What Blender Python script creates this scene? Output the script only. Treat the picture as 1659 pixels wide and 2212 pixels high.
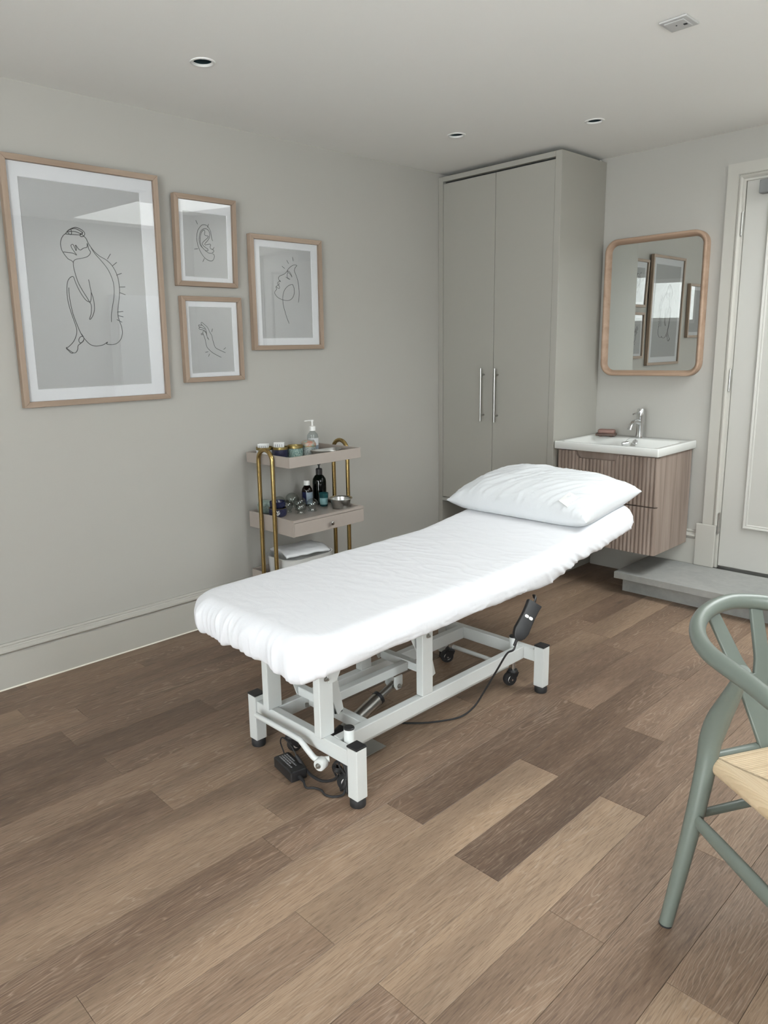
import bpy, bmesh, math, random
import numpy as np
from mathutils import Vector, Matrix, noise as mnoise

for _o in list(bpy.data.objects):
    bpy.data.objects.remove(_o)
scene = bpy.context.scene
COL = scene.collection
random.seed(7)

# ------------------------------------------------------------------ camera
CAM_POS = (3.0554, -4.0913, 1.335)
YAW, PITCH, ROLL, FPX = -0.8138, -0.2004, -0.0223, 1594.3
_f = Vector((math.sin(YAW)*math.cos(PITCH), math.cos(YAW)*math.cos(PITCH), math.sin(PITCH)))
_r = Vector((math.cos(YAW), -math.sin(YAW), 0))
_u = _r.cross(_f)
_c, _s = math.cos(ROLL), math.sin(ROLL)
_rt = _c*_r + _s*_u
_up = -_s*_r + _c*_u
cam_d = bpy.data.cameras.new('camera')
cam = bpy.data.objects.new('camera', cam_d)
COL.objects.link(cam)
M = Matrix.Identity(4)
for i in range(3):
    M[i][0], M[i][1], M[i][2], M[i][3] = _rt[i], _up[i], -_f[i], CAM_POS[i]
cam.matrix_world = M
cam_d.sensor_fit = 'HORIZONTAL'
cam_d.sensor_width = 36.0
cam_d.lens = FPX/1659*36
cam_d.shift_x = 60.34/1659
cam_d.shift_y = -28.54/1659
cam_d.clip_start = 0.02
scene.camera = cam

# ------------------------------------------------------------------ world, daylight, exposure
SKY_STRENGTH = 36.0
world = bpy.data.worlds.new('overcast_sky')
scene.world = world
world.use_nodes = True
_bg = world.node_tree.nodes['Background']
_bg.inputs[0].default_value = (0.985, 0.98, 1.0, 1)
_bg.inputs[1].default_value = SKY_STRENGTH
vs = scene.view_settings
vs.view_transform = 'Standard'
vs.look = 'None'
vs.exposure = -0.76
vs.gamma = 1.0
vs.use_curve_mapping = False
scene.cycles.max_bounces = 7
scene.cycles.diffuse_bounces = 4
scene.cycles.glossy_bounces = 4
scene.cycles.transmission_bounces = 8
scene.cycles.transparent_max_bounces = 12
scene.cycles.adaptive_threshold = 0.02
scene.cycles.caustics_reflective = False
scene.cycles.caustics_refractive = False
scene.cycles.sample_clamp_indirect = 6.0

# room numbers (metres): x to the right along the back wall, y towards the back wall, z up
H = 2.350
RX1 = 3.60      # right wall
RY0 = -5.60     # front wall, behind the camera
SKYLIGHTS = [(2.28, 3.40, -1.28, -0.20)]
ADDED_WIN = (-3.00, -2.40, 1.10, 2.15)   # unseen right-wall window, added to light ceiling and left wall: y0, y1, z0, z1
WIN = (0.95, 2.20, 1.55, 2.08)     # high window in the front wall
ADDED_DOOR = (2.28, 3.50, 0.02, 2.20)     # unseen glazed door behind the camera, added to light back wall and floor
DOOR = (1.590, 2.440, 0.130, 2.110)

def portal(name, loc, rot, sx, sy):
    d = bpy.data.lights.new(name, 'AREA')
    d.shape = 'RECTANGLE'; d.size = sx; d.size_y = sy
    o = bpy.data.objects.new(name, d); COL.objects.link(o)
    o.location = loc; o.rotation_euler = rot
    d.cycles.is_portal = True
    return o
for a, b, c, d in SKYLIGHTS:
    portal('skylight_portal', ((a+b)/2, (c+d)/2, H+0.30), (0, 0, 0), b-a, d-c)
portal('window_portal', ((WIN[0]+WIN[1])/2, RY0-0.14, (WIN[2]+WIN[3])/2), (-math.pi/2, 0, 0), WIN[1]-WIN[0], WIN[3]-WIN[2])
portal('added_door_portal', ((ADDED_DOOR[0]+ADDED_DOOR[1])/2, RY0-0.14, (ADDED_DOOR[2]+ADDED_DOOR[3])/2), (-math.pi/2, 0, 0), ADDED_DOOR[1]-ADDED_DOOR[0], ADDED_DOOR[3]-ADDED_DOOR[2])
portal('added_window_portal', (RX1+.14, (ADDED_WIN[0]+ADDED_WIN[1])/2, (ADDED_WIN[2]+ADDED_WIN[3])/2), (0, math.pi/2, 0), ADDED_WIN[3]-ADDED_WIN[2], ADDED_WIN[1]-ADDED_WIN[0])

# ------------------------------------------------------------------ materials
def srgb(r, g, b):
    f = lambda c: (c/255/12.92) if c/255 <= 0.04045 else ((c/255+0.055)/1.055)**2.4
    return (f(r), f(g), f(b), 1.0)

class NT:
    """small helper around a node tree"""
    def __init__(self, name):
        self.m = bpy.data.materials.new(name); self.m.use_nodes = True
        self.t = self.m.node_tree; self.p = self.t.nodes['Principled BSDF']; self.out = self.t.nodes['Material Output']
    def n(self, typ, **kw):
        nd = self.t.nodes.new(typ)
        for k, v in kw.items(): setattr(nd, k, v)
        return nd
    def l(self, a, b): self.t.links.new(a, b)
    def math(self, op, a, b=None, c=None):
        nd = self.n('ShaderNodeMath', operation=op)
        for i, v in enumerate((a, b, c)):
            if v is None: continue
            if isinstance(v, (int, float)): nd.inputs[i].default_value = v
            else: self.l(v, nd.inputs[i])
        return nd.outputs[0]
    def coord(self, which='Object', scale=(1, 1, 1), loc=None, rot=None):
        tc = self.n('ShaderNodeTexCoord'); mp = self.n('ShaderNodeMapping')
        mp.inputs['Scale'].default_value = scale
        if rot: mp.inputs['Rotation'].default_value = rot
        if loc is not None:
            if isinstance(loc, tuple): mp.inputs['Location'].default_value = loc
            else: self.l(loc, mp.inputs['Location'])
        self.l(tc.outputs[which], mp.inputs['Vector'])
        return mp.outputs[0]
    def noise(self, vec, scale=5, detail=2, rough=.5, dist=0):
        nd = self.n('ShaderNodeTexNoise')
        nd.inputs['Scale'].default_value = scale; nd.inputs['Detail'].default_value = detail
        nd.inputs['Roughness'].default_value = rough; nd.inputs['Distortion'].default_value = dist
        self.l(vec, nd.inputs['Vector'])
        return nd.outputs['Fac']
    def ramp(self, fac, stops, interp='LINEAR'):
        nd = self.n('ShaderNodeValToRGB'); r = nd.color_ramp; r.interpolation = interp
        while len(r.elements) < len(stops): r.elements.new(0.5)
        for e, (p, c) in zip(r.elements, stops): e.position = p; e.color = c
        self.l(fac, nd.inputs[0]); return nd.outputs[0]
    def mix(self, fac, a, b, blend='MIX'):
        nd = self.n('ShaderNodeMix', data_type='RGBA', blend_type=blend)
        for s, v in ((nd.inputs[0], fac), (nd.inputs[6], a), (nd.inputs[7], b)):
            if isinstance(v, (int, float)): s.default_value = v
            elif isinstance(v, tuple): s.default_value = v
            else: self.l(v, s)
        return nd.outputs[2]
    def bump(self, h, strength=.2, dist=.002, normal=None):
        nd = self.n('ShaderNodeBump'); nd.inputs['Strength'].default_value = strength; nd.inputs['Distance'].default_value = dist
        self.l(h, nd.inputs['Height'])
        if normal is not None: self.l(normal, nd.inputs['Normal'])
        self.l(nd.outputs[0], self.p.inputs['Normal']); return nd.outputs[0]
    def set(self, **kw):
        for k, v in kw.items():
            s = self.p.inputs[k]
            if isinstance(v, (int, float, tuple)): s.default_value = v
            else: self.l(v, s)
        return self

MATS = {}
def plain(name, col, rough=.5, metal=0., noise_amt=.04, noise_scale=30, bump=0., coat=0., spec=.5):
    t = NT(name)
    v = t.coord()
    nz = t.noise(v, noise_scale, 3)
    lo = tuple(c*(1-noise_amt) for c in col[:3])+(1,)
    hi = tuple(min(1, c*(1+noise_amt)) for c in col[:3])+(1,)
    t.set(**{'Base Color': t.mix(nz, lo, hi), 'Roughness': rough, 'Metallic': metal, 'Coat Weight': coat, 'Specular IOR Level': spec})
    if bump: t.bump(t.noise(v, noise_scale*8, 2), bump, .001)
    MATS[name] = t.m
    return t.m

def wood(name, c0, c1, c2, axis='y', fine=220, rough=.55, bump=.15):
    t = NT(name)
    k = {'x': (.06, 1, 1), 'y': (1, .06, 1), 'z': (1, 1, .06)}[axis]
    v = t.coord(scale=k)
    big = t.noise(v, 16, 4, .6, .6)
    fin = t.noise(v, fine, 3, .6)
    col = t.ramp(big, [(.3, c0), (.5, c1), (.72, c2)])
    col = t.mix(t.math('MULTIPLY', fin, .55), col, c0)
    t.set(**{'Base Color': col, 'Roughness': rough})
    t.bump(fin, bump, .0006)
    MATS[name] = t.m
    return t.m

plain('wall_paint', (.445, .432, .403, 1), .75, noise_amt=.012, noise_scale=3, bump=.05)
plain('ceiling_paint', (.91, .90, .875, 1), .85, noise_amt=.01, noise_scale=3, bump=.05)
plain('trim_paint', (.49, .475, .437, 1), .42, noise_amt=.012, noise_scale=4)
plain('door_paint', (.53, .52, .49, 1), .45, noise_amt=.012, noise_scale=4, bump=.03)
plain('wardrobe_paint', (.385, .373, .337, 1), .42, noise_amt=.012, noise_scale=5)
plain('sealant', (.85, .82, .72, 1), .5)
plain('outside_wall', (.7, .7, .68, 1), .8)
plain('white_metal', (.72, .745, .74, 1), .34, noise_amt=.02, coat=.2)
plain('grey_metal', (.47, .49, .50, 1), .4, noise_amt=.03)
plain('black_plastic', (.018, .018, .02, 1), .42, noise_amt=.1)
plain('black_rubber', (.02, .02, .022, 1), .6, noise_amt=.1)
plain('chrome', (.78, .79, .80, 1), .10, 1., noise_amt=.01)
plain('brushed_steel', (.50, .50, .485, 1), .28, 1., noise_amt=.04)
plain('brass', (.42, .30, .125, 1), .24, 1., noise_amt=.015)
plain('tin_brass', (.42, .33, .14, 1), .34, 1., noise_amt=.08)
plain('taupe_lacquer', (.40, .35, .315, 1), .28, noise_amt=.02, coat=.2)
plain('ceramic', (.80, .81, .79, 1), .12, noise_amt=.005, coat=.5)
plain('white_plastic', (.86, .86, .84, 1), .35, noise_amt=.01)
plain('detector_plastic', (.55, .55, .55, 1), .4, noise_amt=.02)
plain('dark_void', (.012, .014, .018, 1), .5, noise_amt=.1)
plain('lamp_face', (.015, .03, .035, 1), .2, noise_amt=.1)
plain('sage_paint', (.145, .168, .148, 1), .36, noise_amt=.03, noise_scale=60, bump=.03)
plain('silver_paint', (.26, .265, .27, 1), .35, .5)
plain('paper_white', (.74, .75, .77, 1), .8, noise_amt=.01)
plain('mount_board', (.86, .87, .90, 1), .8, noise_amt=.01)
plain('print_grey', (.50, .505, .51, 1), .85, noise_amt=.01)
plain('ink', (.012, .012, .014, 1), .8)
plain('label_blue', (.22, .27, .32, 1), .6, noise_amt=.25, noise_scale=200)
plain('teal_glass', (.012, .055, .06, 1), .15, noise_amt=.1)
plain('teal_label', (.18, .31, .32, 1), .6, noise_amt=.1)
plain('soap_pink', (.22, .125, .105, 1), .5, noise_amt=.12, noise_scale=60)
plain('pencil_grey', (.3, .3, .32, 1), .7)
plain('packet_white', (.78, .78, .77, 1), .45, noise_amt=.03)
plain('navy_lid', (.012, .015, .05, 1), .25, noise_amt=.2)
plain('cabinet_white', (.85, .86, .86, 1), .4)
wood('oak_y', (.27, .195, .145, 1), (.36, .272, .21, 1), (.45, .35, .28, 1), 'y')
wood('oak_z', (.27, .195, .145, 1), (.36, .272, .21, 1), (.45, .35, .28, 1), 'z')
wood('mirror_wood_x', (.30, .195, .135, 1), (.41, .285, .205, 1), (.49, .355, .265, 1), 'x')
wood('vanity_wood', (.21, .16, .135, 1), (.35, .275, .235, 1), (.46, .38, .335, 1), 'z', fine=180)
wood('dish_wood', (.05, .03, .025, 1), (.11, .065, .05, 1), (.22, .13, .09, 1), 'x')

def glass_pane(name, tint=(1, 1, 1, 1), rough=0.0, ior=1.5, gain=1.0):
    t = NT(name)
    tr = t.n('ShaderNodeBsdfTransparent'); tr.inputs[0].default_value = tint
    gl = t.n('ShaderNodeBsdfGlossy'); gl.inputs['Roughness'].default_value = rough
    geo = t.n('ShaderNodeNewGeometry'); dot = t.n('ShaderNodeVectorMath', operation='DOT_PRODUCT')
    t.l(geo.outputs['Normal'], dot.inputs[0]); t.l(geo.outputs['Incoming'], dot.inputs[1])
    f0 = ((ior-1)/(ior+1))**2*gain      # Schlick reflectance, the same from both faces of the pane
    sch = t.math('POWER', t.math('SUBTRACT', 1.0, t.math('ABSOLUTE', dot.outputs['Value'])), 5.0)
    fac = t.math('MINIMUM', t.math('ADD', t.math('MULTIPLY', sch, 1-f0), f0), 1.0)
    mx = t.n('ShaderNodeMixShader')
    t.l(fac, mx.inputs[0]); t.l(tr.outputs[0], mx.inputs[1]); t.l(gl.outputs[0], mx.inputs[2])
    t.l(mx.outputs[0], t.out.inputs[0]); MATS[name] = t.m
    return t.m
glass_pane('picture_glass', gain=1.5, ior=1.52)
glass_pane('window_glass', (.95, .98, .97, 1))
glass_pane('frosted_glass', (.80, .82, .81, 1))
glass_pane('clear_glass', (.93, .95, .945, 1), ior=1.5, gain=1.5)
glass_pane('clear_plastic', (.86, .90, .91, 1), .05, 1.4)
glass_pane('brown_glass', (.10, .035, .012, 1), .03, 1.5)
glass_pane('green_glass', (.012, .07, .045, 1), .03, 1.5)

def mirror_mat():
    t = NT('mirror_silver')
    t.set(**{'Base Color': (.86, .89, .87, 1), 'Metallic': 1., 'Roughness': .0})
    MATS['mirror_silver'] = t.m
mirror_mat()

def floor_mat():
    t = NT('oak_planks')
    oi = t.n('ShaderNodeObjectInfo')
    off = t.n('ShaderNodeCombineXYZ')
    t.l(t.math('MULTIPLY', oi.outputs['Random'], 37.0), off.inputs[0])
    t.l(t.math('MULTIPLY', oi.outputs['Random'], 91.0), off.inputs[1])
    t.l(t.math('MULTIPLY', oi.outputs['Random'], 53.0), off.inputs[2])
    tc = t.n('ShaderNodeTexCoord')
    def vec(sx, sy):
        mp = t.n('ShaderNodeMapping'); mp.inputs['Scale'].default_value = (sx, sy, 1)
        t.l(tc.outputs['Object'], mp.inputs[0])
        ad = t.n('ShaderNodeVectorMath', operation='ADD')
        t.l(mp.outputs[0], ad.inputs[0]); t.l(off.outputs[0], ad.inputs[1]); return ad.outputs[0]
    # flat-sawn figure: nested arches, parabolic across the plank, warped by noise
    sepc = t.n('ShaderNodeSeparateColor'); t.l(oi.outputs['Color'], sepc.inputs[0])
    sx = t.n('ShaderNodeSeparateXYZ'); t.l(tc.outputs['Object'], sx.inputs[0])
    ctr = t.math('MULTIPLY', t.math('SUBTRACT', sepc.outputs[1], .5), .07)
    warp = t.math('MULTIPLY', t.math('SUBTRACT', t.noise(vec(6, 1.6), 1.0, 3, .55), .5), .05)
    X = t.math('DIVIDE', t.math('ADD', t.math('SUBTRACT', sx.outputs[0], ctr), warp), .034)
    yy = t.math('MULTIPLY', sx.outputs[1], t.math('SUBTRACT', t.math('MULTIPLY', t.math('ROUND', sepc.outputs[2]), 7.0), 3.5))
    field = t.math('ADD', t.math('ADD', t.math('MULTIPLY', t.math('POWER', t.math('ABSOLUTE', X), 1.7), 1.1), yy), t.math('MULTIPLY', t.noise(vec(9, 1.3), 1.0, 4, .6, .4), 5.5))
    rings = t.math('FRACT', t.math('MULTIPLY', field, 2.1))
    ring = t.math('ABSOLUTE', t.math('SUBTRACT', t.math('MULTIPLY', rings, 2.0), 1.0))
    line = t.ramp(ring, [(.0, (1, 1, 1, 1)), (.30, (0, 0, 0, 1))])
    mask = t.ramp(t.noise(vec(4.0, .9), 1.0, 2), [(.42, (.12, .12, .12, 1)), (.56, (1, 1, 1, 1))])
    pores = t.noise(vec(300, 17), 1.0, 3, .65)
    streak = t.noise(vec(48, .9), 1.0, 5, .65)
    soft = t.noise(vec(7, 1.2), 1.0, 3, .5)
    sep = t.n('ShaderNodeSeparateColor'); t.l(oi.outputs['Color'], sep.inputs[0])
    tone = sep.outputs[0]
    base = t.ramp(tone, [(0., (.132, .087, .062, 1)), (.5, (.240, .165, .119, 1)), (1., (.42, .308, .218, 1))])
    base = t.mix(t.math('MULTIPLY', streak, .75), base, t.mix(1., base, (.55, .52, .50, 1), 'MULTIPLY'))
    base = t.mix(t.ramp(soft, [(.32, (0, 0, 0, 1)), (.66, (1, 1, 1, 1))]), t.mix(1., base, (.74, .72, .71, 1), 'MULTIPLY'), t.mix(1., base, (1.22, 1.19, 1.15, 1), 'MULTIPLY'))
    lf = t.math('MULTIPLY', t.math('MULTIPLY', line, mask), .42)
    base = t.mix(lf, base, (.47, .37, .29, 1))
    pd = t.ramp(pores, [(.34, (1, 1, 1, 1)), (.5, (0, 0, 0, 1))])
    base = t.mix(t.math('MULTIPLY', pd, .6), base, t.mix(1., base, (.42, .40, .40, 1), 'MULTIPLY'))
    pl = t.ramp(pores, [(.56, (0, 0, 0, 1)), (.70, (1, 1, 1, 1))])
    base = t.mix(t.math('MULTIPLY', pl, .22), base, (.50, .42, .34, 1))
    # sparse knots
    vor = t.n('ShaderNodeTexVoronoi'); vor.inputs['Scale'].default_value = 1.0
    t.l(vec(5.2, 1.5), vor.inputs['Vector'])
    sepv = t.n('ShaderNodeSeparateColor'); t.l(vor.outputs['Color'], sepv.inputs[0])
    few = t.math('GREATER_THAN', sepv.outputs[0], .80)
    kn = t.ramp(vor.outputs['Distance'], [(.02, (1, 1, 1, 1)), (.085, (0, 0, 0, 1))])
    base = t.mix(t.math('MULTIPLY', t.math('MULTIPLY', kn, few), .75), base, (.075, .05, .036, 1))
    rough = t.math('ADD', t.math('MULTIPLY', pores, .18), .34)
    t.set(**{'Base Color': base, 'Roughness': rough, 'Specular IOR Level': .45})
    t.bump(pores, .22, .0006)
    MATS['oak_planks'] = t.m
floor_mat()

def sheet_mat(nm, SHEETC):
    t = NT(nm)
    v = t.coord()
    w1 = t.noise(t.coord(scale=(9, 3.0, 6), rot=(0, 0, .5)), 2.2, 4, .55, 1.2)
    w2 = t.noise(t.coord(scale=(3, 7, 6), rot=(0, 0, -.7)), 2.6, 4, .55, 1.0)
    wr = t.math('ADD', w1, w2)
    weave = t.noise(v, 700, 2)
    hgt = t.math('ADD', wr, t.math('MULTIPLY', weave, .03))
    t.set(**{'Base Color': SHEETC, 'Roughness': .85, 'Sheen Weight': .15, 'Specular IOR Level': .25})
    t.bump(hgt, .16, .010)
    MATS[nm] = t.m
sheet_mat('cotton_sheet', (.80, .81, .85, 1))
sheet_mat('pillow_cotton', (.69, .71, .735, 1))

def stone_mat():
    t = NT('grey_stone')
    v = t.coord()
    n1 = t.noise(v, 3, 5, .6, .6); n2 = t.noise(v, 26, 4, .7)
    col = t.ramp(t.math('ADD', t.math('MULTIPLY', n1, .65), t.math('MULTIPLY', n2, .35)), [(.35, (.25, .255, .245, 1)), (.65, (.36, .36, .345, 1))])
    t.set(**{'Base Color': col, 'Roughness': .5}); t.bump(n2, .1, .001)
    MATS['grey_stone'] = t.m
stone_mat()

def cord_mat():
    t = NT('paper_cord')
    uv = t.n('ShaderNodeUVMap'); sp = t.n('ShaderNodeSeparateXYZ'); t.l(uv.outputs[0], sp.inputs[0])
    fr = t.math('FRACT', t.math('MULTIPLY', sp.outputs[0], 1/0.0042))
    h = t.math('SUBTRACT', 1.0, t.math('POWER', t.math('ABSOLUTE', t.math('SUBTRACT', t.math('MULTIPLY', fr, 2.0), 1.0)), 2.0))
    nz = t.noise(t.coord(), 90, 3)
    idn = t.n('ShaderNodeTexWhiteNoise', noise_dimensions='1D')
    t.l(t.math('FLOOR', t.math('MULTIPLY', sp.outputs[0], 1/0.0042)), idn.inputs['W'])
    col = t.mix(idn.outputs[0], (.49, .37, .24, 1), (.58, .455, .31, 1))
    col = t.mix(t.math('MULTIPLY', nz, .3), col, (.42, .31, .19, 1))
    t.set(**{'Base Color': col, 'Roughness': .65}); t.bump(h, .7, .0015)
    MATS['paper_cord'] = t.m
cord_mat()

def marble_mat(name, c0, c1, c2, scale=55):
    t = NT(name); v = t.coord()
    n1 = t.noise(v, scale, 3, .6, 2.5)
    t.set(**{'Base Color': t.ramp(n1, [(.36, c0), (.5, c1), (.62, c2)]), 'Roughness': .3})
    MATS[name] = t.m
marble_mat('tin_teal', (.10, .16, .15, 1), (.20, .32, .29, 1), (.42, .50, .46, 1))
marble_mat('tin_marble', (.17, .20, .20, 1), (.30, .33, .32, 1), (.48, .50, .47, 1))
marble_mat('lid_coral', (.42, .19, .14, 1), (.38, .36, .29, 1), (.14, .36, .34, 1), 28)
marble_mat('tin_navy', (.010, .012, .035, 1), (.016, .018, .05, 1), (.03, .034, .075, 1), 40)
marble_mat('tin_pale', (.24, .34, .31, 1), (.34, .44, .40, 1), (.50, .56, .50, 1), 60)

# ------------------------------------------------------------------ mesh helpers (all geometry in world metres)
class MB:
    def __init__(self): self.v = []; self.f = []
    def add(self, verts, faces):
        o = len(self.v); self.v += [tuple(p) for p in verts]; self.f += [tuple(i+o for i in f) for f in faces]; return self
    def box(self, x0, x1, y0, y1, z0, z1):
        return self.add([(x0,y0,z0),(x1,y0,z0),(x1,y1,z0),(x0,y1,z0),(x0,y0,z1),(x1,y0,z1),(x1,y1,z1),(x0,y1,z1)],
                        [(0,3,2,1),(4,5,6,7),(0,1,5,4),(1,2,6,5),(2,3,7,6),(3,0,4,7)])
    def obox(self, c, ax, ay, az, sx, sy, sz):
        """oriented box: centre, three unit axes, full sizes"""
        c = Vector(c); ax, ay, az = Vector(ax)*sx/2, Vector(ay)*sy/2, Vector(az)*sz/2
        return self.add([c-ax-ay-az, c+ax-ay-az, c+ax+ay-az, c-ax+ay-az, c-ax-ay+az, c+ax-ay+az, c+ax+ay+az, c-ax+ay+az],
                        [(0,3,2,1),(4,5,6,7),(0,1,5,4),(1,2,6,5),(2,3,7,6),(3,0,4,7)])
    def prism(self, poly, axis, a0, a1):
        """extrude a 2D polygon along an axis; the polygon lives in the other two axes (cyclic order)"""
        def P(p, a):
            return {'x': (a, p[0], p[1]), 'y': (p[0], a, p[1]), 'z': (p[0], p[1], a)}[axis]
        n = len(poly)
        vs_ = [P(p, a0) for p in poly]+[P(p, a1) for p in poly]
        fs = [(i, (i+1) % n, (i+1) % n+n, i+n) for i in range(n)]+[tuple(range(n-1, -1, -1)), tuple(range(n, 2*n))]
        return self.add(vs_, fs)
    def tube(self, pts, r, n=12, closed=False, flat=None, cap=True):
        pts = [Vector(p) for p in pts]; m = len(pts)
        rs = r if isinstance(r, (list, tuple)) else [r]*m
        tang = []
        for i in range(m):
            a = pts[(i-1) % m] if (closed or i > 0) else pts[i]
            b = pts[(i+1) % m] if (closed or i < m-1) else pts[i]
            tang.append((b-a).normalized())
        t0 = tang[0]; nrm = Vector((0, 0, 1)) if abs(t0.z) < .9 else Vector((1, 0, 0))
        nrm = (nrm - t0*nrm.dot(t0)).normalized()
        vs_ = []
        for i in range(m):
            t = tang[i]; nrm = (nrm - t*nrm.dot(t)).normalized(); bn = t.cross(nrm)
            for k in range(n):
                a = 2*math.pi*k/n
                ru, rv = (rs[i], rs[i]) if flat is None else (rs[i]*flat[0], rs[i]*flat[1])
                vs_.append(pts[i]+nrm*math.cos(a)*ru+bn*math.sin(a)*rv)
        fs = []
        for i in range(m if closed else m-1):
            j = (i+1) % m
            for k in range(n):
                fs.append((i*n+k, i*n+(k+1) % n, j*n+(k+1) % n, j*n+k))
        if cap and not closed:
            fs.append(tuple(range(n-1, -1, -1))); fs.append(tuple((m-1)*n+k for k in range(n)))
        return self.add(vs_, fs)
    def cyl(self, p0, p1, r0, r1=None, n=20): return self.tube([p0, p1], [r0, r0 if r1 is None else r1], n)
    def lathe(self, prof, c, n=28, axis=None):
        """profile of (radius, height) revolved round a vertical (or given) axis through c"""
        c = Vector(c)
        if axis is None: ux, uy, uz = Vector((1,0,0)), Vector((0,1,0)), Vector((0,0,1))
        else:
            uz = Vector(axis).normalized(); ux = uz.orthogonal().normalized(); uy = uz.cross(ux)
        vs_ = []; idx = []
        for r, h in prof:
            if r < 1e-6: idx.append([len(vs_)]); vs_.append(c+uz*h)
            else:
                idx.append(list(range(len(vs_), len(vs_)+n)))
                for k in range(n):
                    a = 2*math.pi*k/n; vs_.append(c+ux*r*math.cos(a)+uy*r*math.sin(a)+uz*h)
        fs = []
        for a, b in zip(idx, idx[1:]):
            if len(a) == 1 and len(b) == 1: continue
            for k in range(n):
                k2 = (k+1) % n
                if len(a) == 1: fs.append((a[0], b[k2], b[k]))
                elif len(b) == 1: fs.append((a[k], a[k2], b[0]))
                else: fs.append((a[k], a[k2], b[k2], b[k]))
        return self.add(vs_, fs)
    def rings(self, rings, close_first=False, close_last=False):
        n = len(rings[0]); vs_ = [p for r in rings for p in r]; fs = []
        for i in range(len(rings)-1):
            for k in range(n):
                k2 = (k+1) % n; fs.append((i*n+k, i*n+k2, (i+1)*n+k2, (i+1)*n+k))
        if close_first: fs.append(tuple(range(n-1, -1, -1)))
        if close_last: fs.append(tuple((len(rings)-1)*n+k for k in range(n)))
        return self.add(vs_, fs)

def empty(name, loc, label=None, cat=None, group=None, kind=None):
    o = bpy.data.objects.new(name, None); COL.objects.link(o)
    o.location = loc; o.empty_display_size = .05
    o['wloc'] = list(loc)
    return tag(o, label, cat, group, kind)
def tag(o, label=None, cat=None, group=None, kind=None):
    if label: o['label'] = label
    if cat: o['category'] = cat
    if group: o['group'] = group
    if kind: o['kind'] = kind
    return o
def build(mb, name, mat, parent=None, base=None, smooth=30, bevel=0, bseg=2, label=None, cat=None, group=None, kind=None, weld=False):
    """one mesh object from world-space geometry. base: object origin for a top-level mesh"""
    org = Vector(parent['wloc']) if parent is not None else Vector(base if base is not None else (0, 0, 0))
    me = bpy.data.meshes.new(name)
    me.from_pydata([tuple(Vector(p)-org) for p in mb.v], [], mb.f)
    bm = bmesh.new(); bm.from_mesh(me)
    if weld: bmesh.ops.remove_doubles(bm, verts=bm.verts, dist=1e-5)
    bmesh.ops.recalc_face_normals(bm, faces=bm.faces)
    bm.to_mesh(me); bm.free()
    if smooth:
        for p in me.polygons: p.use_smooth = True
        me.set_sharp_from_angle(angle=math.radians(smooth))
    me.materials.append(MATS[mat] if isinstance(mat, str) else mat)
    o = bpy.data.objects.new(name, me); COL.objects.link(o)
    if parent is not None:
        o.parent = parent
    else:
        o.location = org
    o['wloc'] = list(org)
    if bevel:
        b = o.modifiers.new('bevel', 'BEVEL'); b.width = bevel; b.segments = bseg; b.limit_method = 'ANGLE'; b.angle_limit = math.radians(40)
        b.harden_normals = False
    return tag(o, label, cat, group, kind)

def catmull(pts, sub=6, closed=False):
    pts = [Vector(p) for p in pts]; n = len(pts); out = []
    if n < 3 and not closed: return pts
    for i in range(n if closed else n-1):
        p1, p2 = pts[i], pts[(i+1) % n]
        p0 = pts[i-1] if (i > 0 or closed) else p1+(p1-p2)
        p3 = pts[(i+2) % n] if (i < n-2 or closed) else p2+(p2-p1)
        for k in range(sub):
            t = k/sub
            out.append(.5*((2*p1)+(p2-p0)*t+(2*p0-5*p1+4*p2-p3)*t*t+(3*p1-p0-3*p2+p3)*t**3))
    if not closed: out.append(pts[-1])
    return out

def rrect(hx, hy, r, seg=8):
    """rounded rectangle outline, counter-clockwise, 4*(seg+1) points"""
    r = max(min(r, hx-1e-4, hy-1e-4), 1e-4); out = []
    for cx, cy, a0 in ((hx-r, hy-r, 0), (-hx+r, hy-r, 90), (-hx+r, -hy+r, 180), (hx-r, -hy+r, 270)):
        for k in range(seg+1):
            a = math.radians(a0+90*k/seg); out.append((cx+r*math.cos(a), cy+r*math.sin(a)))
    return out

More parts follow.
